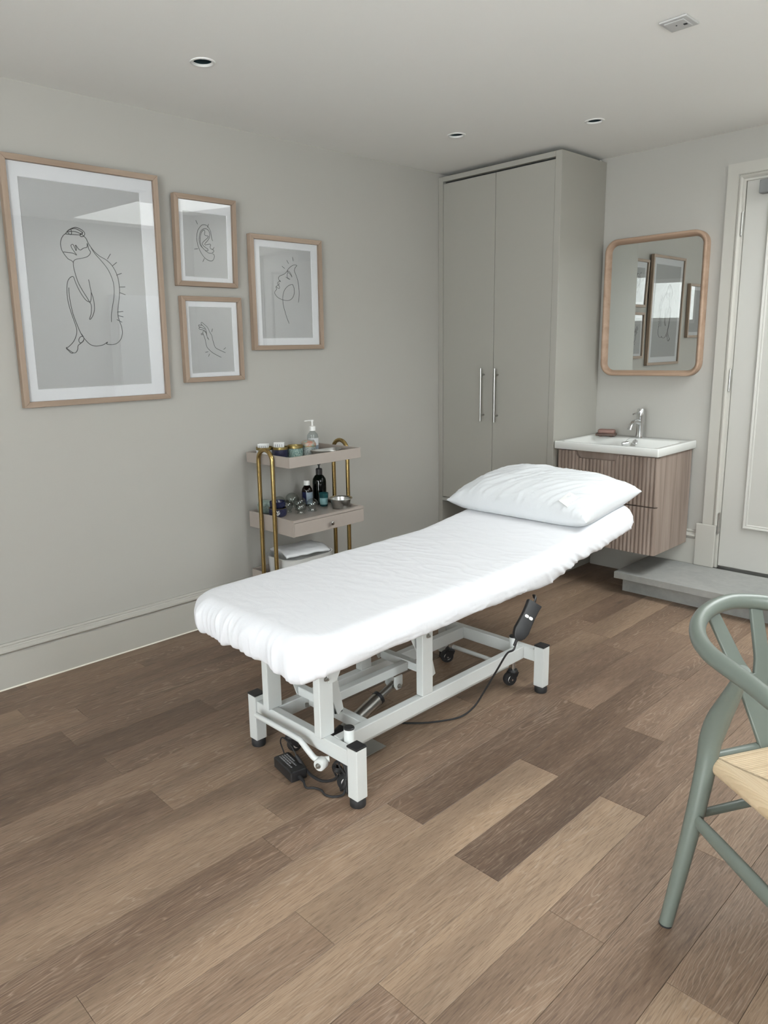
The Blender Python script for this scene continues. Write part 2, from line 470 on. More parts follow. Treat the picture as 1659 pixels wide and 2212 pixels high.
# ------------------------------------------------------------------ line drawings: (y, z) points on the left wall
DRAW = {
    'big': [
        [(-2.7871,1.8114),(-2.8000,1.8005),(-2.8095,1.7837),(-2.8126,1.7662),(-2.8104,1.7491),(-2.8051,1.7371),(-2.7960,1.7241),(-2.7865,1.7135),(-2.7738,1.7080),(-2.7670,1.7009)],
        [(-2.8051,1.7371),(-2.8010,1.7394),(-2.7866,1.7384),(-2.7655,1.7373),(-2.7507,1.7308),(-2.7572,1.7404),(-2.7677,1.7559),(-2.7707,1.7657),(-2.7676,1.7701),(-2.7617,1.7701),(-2.7566,1.7605),(-2.7517,1.7478),(-2.7498,1.7560),(-2.7522,1.7695),(-2.7469,1.7637),(-2.7398,1.7542),(-2.7319,1.7517),(-2.7204,1.7593),(-2.7063,1.7636),(-2.7031,1.7694),(-2.7026,1.7795),(-2.7001,1.7722),(-2.6974,1.7572),(-2.6915,1.7475),(-2.6946,1.7384),(-2.7071,1.7274),(-2.7296,1.7201),(-2.7545,1.7142),(-2.7645,1.7073),(-2.7672,1.6997),(-2.7676,1.6845),(-2.7629,1.6571),(-2.7540,1.6245),(-2.7393,1.5944),(-2.7228,1.5667),(-2.7122,1.5475)],
        [(-2.7122,1.5475),(-2.7267,1.5549),(-2.7413,1.5738),(-2.7551,1.5990),(-2.7659,1.6265),(-2.7709,1.6440),(-2.7773,1.6462),(-2.7872,1.6407),(-2.7965,1.6277),(-2.8020,1.6073),(-2.8043,1.5769),(-2.8023,1.5440),(-2.7952,1.5084),(-2.7853,1.4726),(-2.7784,1.4468),(-2.7783,1.4260),(-2.7852,1.4052),(-2.7980,1.3858),(-2.8187,1.3679),(-2.8270,1.3654),(-2.8262,1.3602),(-2.8188,1.3536),(-2.8103,1.3444),(-2.8010,1.3429)],
        [(-2.7950,1.6025),(-2.7957,1.5823),(-2.7940,1.5467),(-2.7876,1.5034),(-2.7766,1.4649),(-2.7616,1.4234),(-2.7449,1.3971),(-2.7272,1.3785),(-2.7083,1.3711),(-2.6914,1.3706),(-2.6681,1.3752),(-2.6484,1.3862),(-2.6534,1.3790),(-2.6421,1.3757),(-2.6217,1.3759),(-2.6035,1.3825),(-2.5872,1.3987),(-2.5785,1.4231),(-2.5798,1.4475),(-2.5877,1.4744),(-2.5925,1.4958),(-2.5898,1.5253),(-2.5812,1.5682),(-2.5769,1.6029),(-2.5777,1.6320),(-2.5836,1.6634),(-2.6007,1.6965),(-2.6244,1.7185),(-2.6540,1.7334),(-2.6772,1.7523),(-2.6967,1.7787),(-2.7057,1.7982),(-2.7206,1.8120)],
        [(-2.6872,1.7630),(-2.6728,1.7411),(-2.6474,1.7145),(-2.6221,1.6823),(-2.6056,1.6440),(-2.6007,1.6100),(-2.6041,1.5728),(-2.6147,1.5301),(-2.6220,1.4981),(-2.6242,1.4687)],
        [(-2.7090,1.6380),(-2.7058,1.6137),(-2.7028,1.5880),(-2.7050,1.5646),(-2.7093,1.5489),(-2.7122,1.5475),(-2.7076,1.5386),(-2.7071,1.5230),(-2.7113,1.4994),(-2.7187,1.4810),(-2.7146,1.4798),(-2.7035,1.4943),(-2.6948,1.5180),(-2.6940,1.5493),(-2.6985,1.5752),(-2.7028,1.5880)],
        [(-2.7546,1.4103),(-2.7645,1.4077),(-2.7718,1.3973),(-2.7707,1.3869),(-2.7641,1.3842),(-2.7552,1.3907),(-2.7502,1.3998),(-2.7520,1.4090),(-2.7591,1.4208)],
        [(-2.7502,1.3998),(-2.7538,1.3906),(-2.7657,1.3816),(-2.7776,1.3726),(-2.7804,1.3582),(-2.7883,1.3466),(-2.7981,1.3441),(-2.8122,1.3522),(-2.8234,1.3615),(-2.8270,1.3654)],
        [(-2.7871,1.8114),(-2.7782,1.8220),(-2.7585,1.8336),(-2.7422,1.8375),(-2.7240,1.8317),(-2.7114,1.8228),(-2.7096,1.8142),(-2.7158,1.8062),(-2.7241,1.8035),(-2.7297,1.8070),(-2.7270,1.8152),(-2.7171,1.8198),(-2.7248,1.8241),(-2.7454,1.8323),(-2.7642,1.8294),(-2.7768,1.8221),(-2.7799,1.8182),(-2.7741,1.8100),(-2.7677,1.8081),(-2.7636,1.8146),(-2.7648,1.8293)],
        [(-2.7887,1.8088),(-2.7690,1.8087),(-2.7477,1.8090),(-2.7275,1.8102),(-2.7174,1.8173)],
        [(-2.7826,1.8167),(-2.7598,1.8211),(-2.7387,1.8192),(-2.7233,1.8118)],
        [(-2.6054,1.7451),(-2.6205,1.7234)],
        [(-2.5802,1.7129),(-2.6013,1.6970)],
        [(-2.5620,1.6697),(-2.5861,1.6606)],
        [(-2.5505,1.6146),(-2.5750,1.6133)],
        [(-2.5513,1.5825),(-2.5771,1.5904)],
        [(-2.5680,1.5131),(-2.5947,1.5100)],
        [(-2.5685,1.4908),(-2.5937,1.4958)],
        [(-2.5759,1.4683),(-2.5990,1.4791)],
    ],
    'ear': [
        [(-2.0978,1.8368),(-2.1025,1.8444),(-2.1051,1.8613),(-2.1090,1.8792),(-2.1177,1.8931),(-2.1290,1.9017),(-2.1436,1.9034),(-2.1557,1.8987),(-2.1683,1.8861),(-2.1766,1.8734),(-2.1811,1.8550),(-2.1822,1.8368),(-2.1793,1.8165),(-2.1720,1.7964),(-2.1603,1.7766),(-2.1452,1.7604),(-2.1280,1.7505),(-2.1117,1.7475),(-2.1008,1.7515),(-2.0941,1.7613),(-2.0921,1.7713),(-2.0959,1.7785),(-2.1062,1.7815),(-2.1212,1.7823),(-2.1328,1.7870),(-2.1455,1.7959),(-2.1595,1.8071),(-2.1675,1.8186),(-2.1707,1.8341),(-2.1686,1.8524),(-2.1622,1.8698),(-2.1526,1.8809),(-2.1389,1.8866),(-2.1257,1.8851),(-2.1173,1.8785),(-2.1132,1.8691),(-2.1136,1.8569),(-2.1181,1.8456),(-2.1279,1.8338),(-2.1391,1.8232),(-2.1410,1.8182),(-2.1381,1.8162),(-2.1260,1.8187),(-2.1139,1.8214),(-2.1104,1.8180),(-2.1132,1.8105),(-2.1122,1.8038),(-2.1064,1.7999),(-2.0997,1.7992),(-2.0947,1.7946),(-2.0959,1.7883),(-2.1006,1.7858),(-2.1047,1.7865)],
        [(-2.1427,1.7937),(-2.1566,1.8061),(-2.1630,1.8189),(-2.1648,1.8382),(-2.1617,1.8566),(-2.1556,1.8704),(-2.1453,1.8797),(-2.1396,1.8778),(-2.1386,1.8706),(-2.1407,1.8620),(-2.1366,1.8577),(-2.1234,1.8561),(-2.1206,1.8533),(-2.1271,1.8461),(-2.1412,1.8352),(-2.1515,1.8259),(-2.1542,1.8184),(-2.1488,1.8115),(-2.1361,1.8039),(-2.1260,1.7985),(-2.1249,1.7937),(-2.1288,1.7907),(-2.1355,1.7911),(-2.1427,1.7937)],
        [(-2.1841,1.9184),(-2.1751,1.9023)],
        [(-2.1178,1.9082),(-2.1230,1.8920)],
        [(-2.1970,1.7940),(-2.1786,1.7968)],
        [(-2.1469,1.7567),(-2.1554,1.7414)],
        [(-2.0919,1.8090),(-2.1018,1.7968)],
    ],
    'hand': [
        [(-2.0577,1.3305),(-2.0808,1.3398),(-2.1065,1.3513),(-2.1152,1.3598),(-2.1204,1.3741),(-2.1253,1.3921),(-2.1293,1.4114),(-2.1383,1.4255),(-2.1489,1.4471),(-2.1589,1.4560),(-2.1717,1.4660),(-2.1796,1.4712),(-2.1828,1.4684),(-2.1825,1.4622),(-2.1754,1.4559),(-2.1641,1.4458),(-2.1595,1.4369),(-2.1566,1.4242),(-2.1560,1.4115),(-2.1523,1.4000),(-2.1453,1.3910)],
        [(-2.1768,1.4578),(-2.1872,1.4583),(-2.1962,1.4589),(-2.1975,1.4552),(-2.1938,1.4508),(-2.1835,1.4477),(-2.1733,1.4445),(-2.1631,1.4388)],
        [(-2.1880,1.4483),(-2.1941,1.4470),(-2.1965,1.4438),(-2.1916,1.4394),(-2.1812,1.4382),(-2.1710,1.4344),(-2.1613,1.4230)],
        [(-2.0829,1.3092),(-2.1087,1.3209),(-2.1310,1.3330),(-2.1470,1.3461),(-2.1584,1.3579),(-2.1627,1.3720),(-2.1658,1.3912),(-2.1701,1.4052),(-2.1752,1.4179),(-2.1761,1.4268),(-2.1734,1.4319),(-2.1681,1.4331),(-2.1608,1.4293),(-2.1584,1.4204),(-2.1549,1.4064),(-2.1480,1.3962)],
        [(-2.1764,1.4224),(-2.1840,1.4205),(-2.1865,1.4180),(-2.1830,1.4144),(-2.1761,1.4167)],
        [(-2.1230,1.4421),(-2.1286,1.4280)],
        [(-2.0545,1.3544),(-2.0670,1.3455)],
        [(-2.1538,1.3370),(-2.1692,1.3343)],
        [(-2.1461,1.3268),(-2.1538,1.3147)],
    ],
    'face': [
        [(-1.5955,1.5749),(-1.5905,1.6060),(-1.5892,1.6326),(-1.5913,1.6624),(-1.5971,1.6884),(-1.6065,1.7107),(-1.6150,1.7277),(-1.6145,1.7381),(-1.6070,1.7489),(-1.5985,1.7569),(-1.6076,1.7593),(-1.6216,1.7576),(-1.6405,1.7479),(-1.6572,1.7349),(-1.6622,1.7269),(-1.6741,1.7160),(-1.6881,1.7084),(-1.7088,1.7014),(-1.7170,1.6950),(-1.7203,1.6880),(-1.7156,1.6796),(-1.7069,1.6732),(-1.7133,1.6806)],
        [(-1.7069,1.6732),(-1.7147,1.6745),(-1.7252,1.6681),(-1.7256,1.6604),(-1.7181,1.6538),(-1.7141,1.6436),(-1.7188,1.6404),(-1.7287,1.6431),(-1.7352,1.6480)],
        [(-1.7173,1.6676),(-1.7201,1.6580),(-1.7351,1.6497),(-1.7366,1.6428),(-1.7337,1.6352),(-1.7430,1.6271),(-1.7464,1.6184),(-1.7418,1.6083),(-1.7257,1.5950),(-1.6969,1.5854),(-1.6765,1.5828),(-1.6557,1.5844),(-1.6391,1.5923),(-1.6268,1.6067),(-1.6208,1.6244),(-1.6214,1.6437),(-1.6277,1.6583),(-1.6321,1.6628),(-1.6496,1.6591),(-1.6709,1.6470),(-1.6878,1.6273),(-1.6953,1.6063),(-1.6970,1.5819),(-1.6939,1.5542),(-1.6861,1.5298),(-1.6741,1.4949),(-1.6611,1.4694)],
        [(-1.6599,1.7270),(-1.6508,1.7258),(-1.6399,1.7142),(-1.6327,1.6981),(-1.6402,1.7090),(-1.6535,1.7187),(-1.6604,1.7167),(-1.6637,1.7061),(-1.6604,1.6942),(-1.6459,1.6866),(-1.6595,1.6908),(-1.6728,1.6979)],
        [(-1.6616,1.7304),(-1.6579,1.7211)],
        [(-1.6946,1.7483),(-1.6771,1.7381)],
        [(-1.6629,1.7792),(-1.6517,1.7631)],
        [(-1.6254,1.7967),(-1.6213,1.7772)],
    ],
}

# ================================================================== SETTING
# ---- floor: sub-floor slab with every plank as a child
fl_mb = MB().box(-.15, RX1+.15, RY0-.15, .15, -.12, -.006)
floor = build(fl_mb, 'floor', 'dark_void', smooth=0, label='brown grey oak plank floor of the treatment room', kind='structure')
PW, X0, PL = .1435, 1.089, .950
A_, B_ = -2.705, -2.195
JOINT = {0: B_, 1: A_-.12, 2: B_+.2, 3: A_-.33, 4: -2.677, 5: -2.195, 6: -2.715, 7: -2.200, 8: -2.710, 9: -2.24, 10: -2.713, 11: B_, -1: A_+.02, -2: -3.165, -3: A_, -4: B_-.05, -5: -3.08, -6: B_-.1, -7: A_, -8: B_}
TONE = {(5, -2.67): .86, (6, -2.24): .16, (6, -3.19): .82, (7, -2.67): .84, (7, -1.72): .42, (8, -2.23): .55, (8, -3.18): .62, (4, -2.2): .20, (4, -3.15): .72,
        (5, -3.62): .62, (5, -1.72): .22, (4, -4.09): .8, (3, -3.5): .30, (0, -3.62): .36, (0, -2.67): .62, (1, -3.3): .66, (2, -2.47): .66, (2, -3.42): .74, (3, -2.55): .5,
        (10, -3.18): .85, (9, -2.71): .5, (6, -1.29): .5, (10, -2.23): .55, (9, -1.76): .6, (11, -2.67): .8}
def plank_mesh(w, L):
    hx, hy, g, t = w/2-.0004, L/2-.0004, .0009, .006
    mb = MB()
    r = [[(-hx, -hy, -t), (hx, -hy, -t), (hx, hy, -t), (-hx, hy, -t)],
         [(-hx, -hy, -g*.7), (hx, -hy, -g*.7), (hx, hy, -g*.7), (-hx, hy, -g*.7)],
         [(-hx+g, -hy+g, 0), (hx-g, -hy+g, 0), (hx-g, hy-g, 0), (-hx+g, hy-g, 0)]]
    mb.rings(r, True, True)
    me = bpy.data.meshes.new('plank'); me.from_pydata(mb.v, [], mb.f); me.materials.append(MATS['oak_planks'])
    return me
_pm = {}
rnd = random.Random(11)
for k in range(-8, 18):
    xa, xb = X0+PW*k, X0+PW*(k+1)
    xa, xb = max(xa, 0.0), min(xb, RX1)
    if xb-xa < .004: continue
    j = JOINT.get(k, A_ if k % 2 == 0 else B_)
    while j < 0: j += PL
    ys = []
    while j > RY0-PL: ys.append(j); j -= PL
    for y1, y0 in zip(ys, ys[1:]):
        y1, y0 = min(y1, 0), max(y0, RY0)
        if y1-y0 < .01: continue
        yc = (y0+y1)/2
        key = (round(xb-xa, 4), round(y1-y0, 4))
        if key not in _pm: _pm[key] = plank_mesh(*key)
        o = bpy.data.objects.new('plank', _pm[key]); COL.objects.link(o)
        o.location = ((xa+xb)/2, yc, 0); o.parent = floor
        base = .48 if k >= -1 else .40
        tone = base+rnd.uniform(-.2, .22)
        for (tk, ty), tv in TONE.items():
            if tk == k and abs(ty-yc) < .25: tone = tv
        o.color = (tone, rnd.random(), rnd.random(), 1)

# ---- ceiling with cut-outs for skylights and downlights
DOWN = [(.600, -2.477), (.590, -1.031), (1.147, -.707), (1.15, -3.95), (2.2, -5.0)]
def holed_slab(name, mat, outer, holes, z0, z1, label):
    bm = bmesh.new(); edges = []
    for loop in [outer]+holes:
        vs_ = [bm.verts.new((p[0], p[1], z0)) for p in loop]
        for a, b in zip(vs_, vs_[1:]+vs_[:1]): edges.append(bm.edges.new((a, b)))
    bmesh.ops.triangle_fill(bm, use_beauty=True, use_dissolve=False, edges=edges)
    ret = bmesh.ops.extrude_face_region(bm, geom=list(bm.faces))
    for g in ret['geom']:
        if isinstance(g, bmesh.types.BMVert): g.co.z = z1
    bmesh.ops.recalc_face_normals(bm, faces=bm.faces)
    me = bpy.data.meshes.new(name); bm.to_mesh(me); bm.free(); me.materials.append(MATS[mat])
    o = bpy.data.objects.new(name, me); COL.objects.link(o); o['wloc'] = [0, 0, 0]
    return tag(o, label, kind='structure')
_holes = [[(a, c), (b, c), (b, d), (a, d)] for a, b, c, d in SKYLIGHTS]
_holes += [[(x+.034*math.cos(i*math.pi/16), y+.034*math.sin(i*math.pi/16)) for i in range(32)] for x, y in DOWN[:3]]
holed_slab('ceiling', 'ceiling_paint', [(-.15, RY0-.15), (RX1+.15, RY0-.15), (RX1+.15, .15), (-.15, .15)], _holes, H, H+.28, 'smooth off-white ceiling')

# ---- walls
build(MB().box(-.15, 0, RY0-.15, .15, -.05, H), 'wall_left', 'wall_paint', smooth=0, kind='structure', label='greige painted wall with the framed drawings')
mb = MB()
mb.box(0, DOOR[0]-.03, 0, .15, -.05, H).box(DOOR[0]-.03, DOOR[1]+.03, 0, .15, DOOR[3]+.03, H).box(DOOR[1]+.03, RX1, 0, .15, -.05, H).box(DOOR[0]-.03, DOOR[1]+.03, .07, .15, -.05, DOOR[3]+.03)
build(mb, 'wall_back', 'wall_paint', smooth=0, kind='structure', label='greige painted wall behind washbasin and door')
mb = MB()
mb.box(RX1, RX1+.15, RY0-.15, ADDED_WIN[0], -.05, H).box(RX1, RX1+.15, ADDED_WIN[1], .15, -.05, H).box(RX1, RX1+.15, ADDED_WIN[0], ADDED_WIN[1], -.05, ADDED_WIN[2]).box(RX1, RX1+.15, ADDED_WIN[0], ADDED_WIN[1], ADDED_WIN[3], H)
build(mb, 'wall_right', 'wall_paint', smooth=0, kind='structure', label='greige painted wall out of view on the right')
mb = MB()
G = ADDED_DOOR
mb.box(0, WIN[0], RY0-.15, RY0, -.05, H).box(WIN[1], G[0], RY0-.15, RY0, -.05, H).box(G[1], RX1, RY0-.15, RY0, -.05, H).box(G[0], G[1], RY0-.15, RY0, -.05, G[2]).box(G[0], G[1], RY0-.15, RY0, G[3], H).box(WIN[0], WIN[1], RY0-.15, RY0, -.05, WIN[2]).box(WIN[0], WIN[1], RY0-.15, RY0, WIN[3], H)
build(mb, 'wall_front', 'wall_paint', smooth=0, kind='structure', label='greige painted wall with high window behind the camera')

# ---- windows: two rooflights and the high window
def rooflight(n, r):
    a, b, c, d = r
    root = empty('window_%d' % n, ((a+b)/2, (c+d)/2, H+.28), 'rooflight set in the ceiling', kind='structure')
    m = MB(); w = .04
    m.box(a-w, b+w, c-w, c, H+.28, H+.34).box(a-w, b+w, d, d+w, H+.28, H+.34).box(a-w, a, c, d, H+.28, H+.34).box(b, b+w, c, d, H+.28, H+.34)
    build(m, 'window_frame', 'white_plastic', root, smooth=0)
    build(MB().box(a, b, c, d, H+.315, H+.321), 'pane', 'window_glass', root, smooth=0)
for n, r in enumerate(SKYLIGHTS): rooflight(n+1, r)
root = empty('window_2', ((WIN[0]+WIN[1])/2, RY0-.08, WIN[2]), 'wide high window behind the camera', kind='structure')
m = MB(); w = .045; xm = (WIN[0]+WIN[1])/2
for q in ((WIN[0], WIN[1], WIN[2], WIN[2]+w), (WIN[0], WIN[1], WIN[3]-w, WIN[3]), (WIN[0], WIN[0]+w, WIN[2]+w, WIN[3]-w), (WIN[1]-w, WIN[1], WIN[2]+w, WIN[3]-w), (xm-w/2, xm+w/2, WIN[2]+w, WIN[3]-w)):
    m.box(q[0], q[1], RY0-.11, RY0-.05, q[2], q[3])
build(m, 'window_frame', 'white_plastic', root, smooth=0)
for xa, xb in ((WIN[0]+w, xm-w/2), (xm+w/2, WIN[1]-w)):
    build(MB().box(xa, xb, RY0-.083, RY0-.077, WIN[2]+w, WIN[3]-w), 'pane', 'frosted_glass', root, smooth=0)

gd = empty('added_door', ((G[0]+G[1])/2, RY0-.08, G[2]), 'unseen white framed glazed double door added to light the back wall', kind='structure')
m = MB(); gx = (G[0]+G[1])/2; w2 = .07
for xa, xb, za, zb in ((G[0], G[1], G[2], G[2]+.12), (G[0], G[1], G[3]-w2, G[3]), (G[0], G[0]+w2, G[2]+.12, G[3]-w2), (G[1]-w2, G[1], G[2]+.12, G[3]-w2), (gx-w2, gx+w2, G[2]+.12, G[3]-w2)):
    m.box(xa, xb, RY0-.11, RY0-.05, za, zb)
build(m, 'door_frame', 'white_plastic', gd, smooth=0)
for xa, xb in ((G[0]+w2, gx-w2), (gx+w2, G[1]-w2)):
    build(MB().box(xa, xb, RY0-.083, RY0-.077, G[2]+.12, G[3]-w2), 'pane', 'window_glass', gd, smooth=0)
root = empty('window_3', (RX1+.08, (ADDED_WIN[0]+ADDED_WIN[1])/2, ADDED_WIN[2]), 'unseen side window added to light the ceiling and left wall', kind='structure')
m = MB(); ym = (ADDED_WIN[0]+ADDED_WIN[1])/2
for q in ((ADDED_WIN[0], ADDED_WIN[1], ADDED_WIN[2], ADDED_WIN[2]+w), (ADDED_WIN[0], ADDED_WIN[1], ADDED_WIN[3]-w, ADDED_WIN[3]), (ADDED_WIN[0], ADDED_WIN[0]+w, ADDED_WIN[2]+w, ADDED_WIN[3]-w), (ADDED_WIN[1]-w, ADDED_WIN[1], ADDED_WIN[2]+w, ADDED_WIN[3]-w), (ym-w/2, ym+w/2, ADDED_WIN[2]+w, ADDED_WIN[3]-w)):
    m.box(RX1+.05, RX1+.11, q[0], q[1], q[2], q[3])
build(m, 'window_frame', 'white_plastic', root, smooth=0)
for ya, yb in ((ADDED_WIN[0]+w, ym-w/2), (ym+w/2, ADDED_WIN[1]-w)):
    build(MB().box(RX1+.077, RX1+.083, ya, yb, ADDED_WIN[2]+w, ADDED_WIN[3]-w), 'pane', 'window_glass', root, smooth=0)

# ---- skirting boards
SK = [(0, 0), (.020, 0), (.020, .142), (.013, .146), (.013, .149), (.022, .152), (.028, .159), (.027, .166), (.020, .172), (.012, .1745), (.010, .178), (.013, .181), (.013, .186), (.009, .190), (0, .190)]
WD = -.467   # wardrobe front
sk = build(MB().prism([(p[0]+.0005, p[1]+.0005) for p in SK], 'y', RY0, WD-.003), 'baseboard_left', 'trim_paint', smooth=40, kind='structure', label='tall moulded skirting along the picture wall')
build(MB().prism([(.0205, .0008), (.025, .0008), (.0205, .0055)], 'y', RY0, WD-.003), 'sealant_bead', 'sealant', sk, smooth=0)
SKB = [(-(d), z+.121) for d, z in SK]
mb = MB().prism([(d-.0005, z) for d, z in SKB], 'x', .846, 1.470)
mb.box(.846, 1.470, -.0205, -.0005, .0005, .122)
build(mb, 'baseboard_back', 'trim_paint', smooth=40, kind='structure', label='moulded skirting between wardrobe and door plinth')

# ---- step up to the door
step = empty('step', (2.4, -.23, 0), 'grey stone step below the panelled door', 'step')
build(MB().box(1.217, RX1-.002, -.440, -.024, .085, .121), 'tread', 'grey_stone', step, smooth=0, bevel=.002)
build(MB().box(1.236, RX1-.002, -.372, -.024, .0005, .0845), 'riser', 'grey_stone', step, smooth=0)

# ---- door, architrave, plinth block
d0, d1, dz0, dz1 = DOOR
door = empty('door_1', (d0, 0, dz0), 'pale grey panelled door with chrome hinges', kind='structure')
build(MB().box(d0+.002, d1-.002, -.004, .038, dz0+.004, dz1-.003), 'leaf', 'door_paint', door, smooth=0, bevel=.0015)
def moulding(name, x0, x1, z0, z1, parent, w=.026, h=.014, y=-.004):
    # raised picture-frame moulding with a stepped profile
    prof = [(0, 0), (0, h*.55), (w*.16, h*.75), (w*.3, h), (w*.52, h*.9), (w*.64, h*.5), (w*.84, h*.55), (w, h*.2), (w, 0)]
    rings = []
    for off, hh in prof:
        rings.append([(x0+off, y-hh, z0+off), (x1-off, y-hh, z0+off), (x1-off, y-hh, z1-off), (x0+off, y-hh, z1-off)])
    build(MB().rings(rings), name, 'door_paint', parent, smooth=0)
moulding('panel_moulding', 1.700, d1-.11, .356, 1.985, door)
for zc in (1.902, 1.132, .369):
    hg = MB()
    for i in range(3): hg.cyl((d0-.006, -.014, zc-.054+.037*i), (d0-.006, -.014, zc-.054+.037*i+.0345), .0065, n=14)
    hg.cyl((d0-.006, -.014, zc-.058), (d0-.006, -.014, zc+.06), .0045, n=10)
    hg.box(d0-.022, d0-.004, -.0065, -.0045, zc-.052, zc+.056)
    build(hg, 'hinge', 'brushed_steel', door, label='steel butt hinge')
cl = build(MB().box(1.664, 1.90, -.052, -.0045, 2.030, 2.092), 'door_closer', 'silver_paint', door, smooth=0, bevel=.004, label='grey overhead door closer')
build(MB().box(1.80, 1.90, -.075, -.053, 2.086, 2.098), 'closer_arm', 'silver_paint', cl, smooth=0)
trim = empty('trim_1', (1.5, -.01, .12), 'moulded architrave round the door', kind='structure')
PROF = [(0, 0), (0, .020), (.052, .020), (.056, .016), (.060, .024), (.068, .027), (.074, .022), (.078, .014), (.088, .012), (.088, 0)]
def archi(m, reveal):
    xa, xb, zt = 1.502, d1+.088, dz1+.082
    rings = []
    for o_, h_ in PROF:
        rings.append([(xa+o_, -h_-.0005, .357), (xa+o_, -h_-.0005, zt-o_), (xb-o_, -h_-.0005, zt-o_), (xb-o_, -h_-.0005, .357)])
    n = 4
    vs_ = [p for r in rings for p in r]; fs = []
    for i in range(len(rings)-1):
        for k in range(3): fs.append((i*n+k, i*n+k+1, (i+1)*n+k+1, (i+1)*n+k))
    fs.append(tuple(i*n for i in range(len(rings)))); fs.append(tuple(i*n+3 for i in range(len(rings)))[::-1])
    m.add(vs_, fs)
    return m
build(archi(MB(), 0), 'architrave', 'trim_paint', trim, smooth=35)
for xa, xb in ((1.473, 1.5775), (d1+.0125, d1+.117)):
    build(MB().box(xa, xb, -.034, -.0005, .1215, .3565), 'plinth_block', 'trim_paint', trim, smooth=0, bevel=.004)
jb = MB().box(d0-.012, d0-.0005, -.011, .06, .1215, dz1+.012).box(d1+.0005, d1+.012, -.011, .06, .1215, dz1+.012).box(d0-.0005, d1+.0005, -.011, .06, dz1+.001, dz1+.012)
build(jb, 'door_lining', 'trim_paint', trim, smooth=0)
build(MB().box(d0-.0005, d1+.0005, .05, .068, .1215, dz1), 'door_gap_shade', 'dark_void', trim, smooth=0)  # near-black sheet behind the leaf, stands in for shade in the door gaps

# ---- downlights and ceiling detector
DL = ['recessed black downlight nearest the large framed drawing', 'recessed black downlight in front of the wardrobe', 'recessed black downlight above the wardrobe side by the washbasin']
for (x, y), lb in zip(DOWN[:3], DL):
    r_ = empty('downlight', (x, y, H), lb, 'downlight', 'recessed ceiling downlights')
    build(MB().lathe([(.0335, .012), (.0335, -.001), (.036, -.004), (.041, -.0045), (.0445, -.003), (.0455, -.0003)], (x, y, H), 40), 'trim_ring', 'white_plastic', r_)
    build(MB().lathe([(.0333, .004), (.030, .03), (.027, .035), (0.0, .036)], (x, y, H), 36), 'lamp', 'lamp_face', r_)
det = empty('ceiling_detector', (1.876, -1.487, H), 'small grey rectangular detector on the ceiling', 'detector')
def quadprism(pts, z0, z1): return MB().rings([[(p[0], p[1], z0) for p in pts], [(p[0], p[1], z1) for p in pts]], True, True)
build(MB().box(1.828, 1.919, -1.538, -1.436, H-.007, H-.0004), 'housing', 'detector_plastic', det, smooth=0, bevel=.003)
build(MB().box(1.840, 1.904, -1.524, -1.45, H-.010, H-.0068), 'cover', 'detector_plastic', det, smooth=0, bevel=.002)
build(MB().box(1.888, 1.899, -1.489, -1.478, H-.0112, H-.0099), 'sensor_window', 'dark_void', det, smooth=0)
build(MB().cyl((1.868, -1.492, H-.0112), (1.868, -1.492, H-.0099), .0025, n=10), 'status_light', 'dark_void', det)

# tall white cupboard on the right wall, seen only as a reflection in the large picture glass
cb = empty('tall_cupboard', (RX1-.1, -.71, 0), 'tall white cupboard by the right wall, seen reflected in the large picture', 'cupboard')
build(MB().box(RX1-.16, RX1-.003, -.92, -.50, .0005, 1.74), 'body', 'cabinet_white', cb, smooth=0, bevel=.003)
build(MB().box(RX1-.18, RX1-.162, -.915, -.505, .08, 1.735), 'door', 'cabinet_white', cb, smooth=0, bevel=.002)

# ================================================================== WARDROBE
WW, WH = .835, 2.326
wr = empty('wardrobe', (WW/2, -.23, 0), 'tall greige built-in wardrobe with two flush doors and bar handles', 'wardrobe')
P = lambda mb, nm, **k: build(mb, nm, 'wardrobe_paint', wr, smooth=0, bevel=.0012, **k)
P(MB().box(.001, .034, WD, -.001, .0005, WH), 'side_panel')
P(MB().box(WW-.038, WW, WD, -.001, .0005, WH), 'side_panel')
P(MB().box(.0345, WW-.0385, WD, -.001, WH-.028, WH), 'top_panel')
P(MB().box(.0345, WW-.0385, WD, WD+.03, .362, .384), 'bottom_rail')
P(MB().box(.0345, WW-.0385, WD+.0305, -.02, .362, .384), 'base_board')
P(MB().box(.0345, WW-.0385, -.018, -.001, .0005, WH-.029), 'back_panel')
build(MB().box(.036, WW-.040, WD+.024, WD+.04, .386, WH-.03), 'wardrobe_gap_shade', 'dark_void', wr, smooth=0)  # dark sheet behind both doors, puts shade into the gaps round them
for xa, xb, hx in ((.0365, .4145, .352), (.4175, WW-.0405, .452)):
    dd = P(MB().box(xa, xb, WD+.003, WD+.022, .388, WH-.040), 'door')
    h = MB().cyl((hx, WD-.032, .892), (hx, WD-.032, 1.206), .0062, n=14)
    h.cyl((hx, WD-.032, .930), (hx, WD+.0028, .930), .0048, n=10).cyl((hx, WD-.032, 1.168), (hx, WD+.0028, 1.168), .0048, n=10)
    build(h, 'handle', 'brushed_steel', dd, label='brushed steel bar handle')
bx_ = build(MB().box(.775, .812, -.035, -.013, WH+.0005, WH+.0145), 'junction_box', 'white_plastic', base=(.79, -.024, WH), smooth=0, bevel=.003,
            label='small white box lying on top of the wardrobe', cat='box')

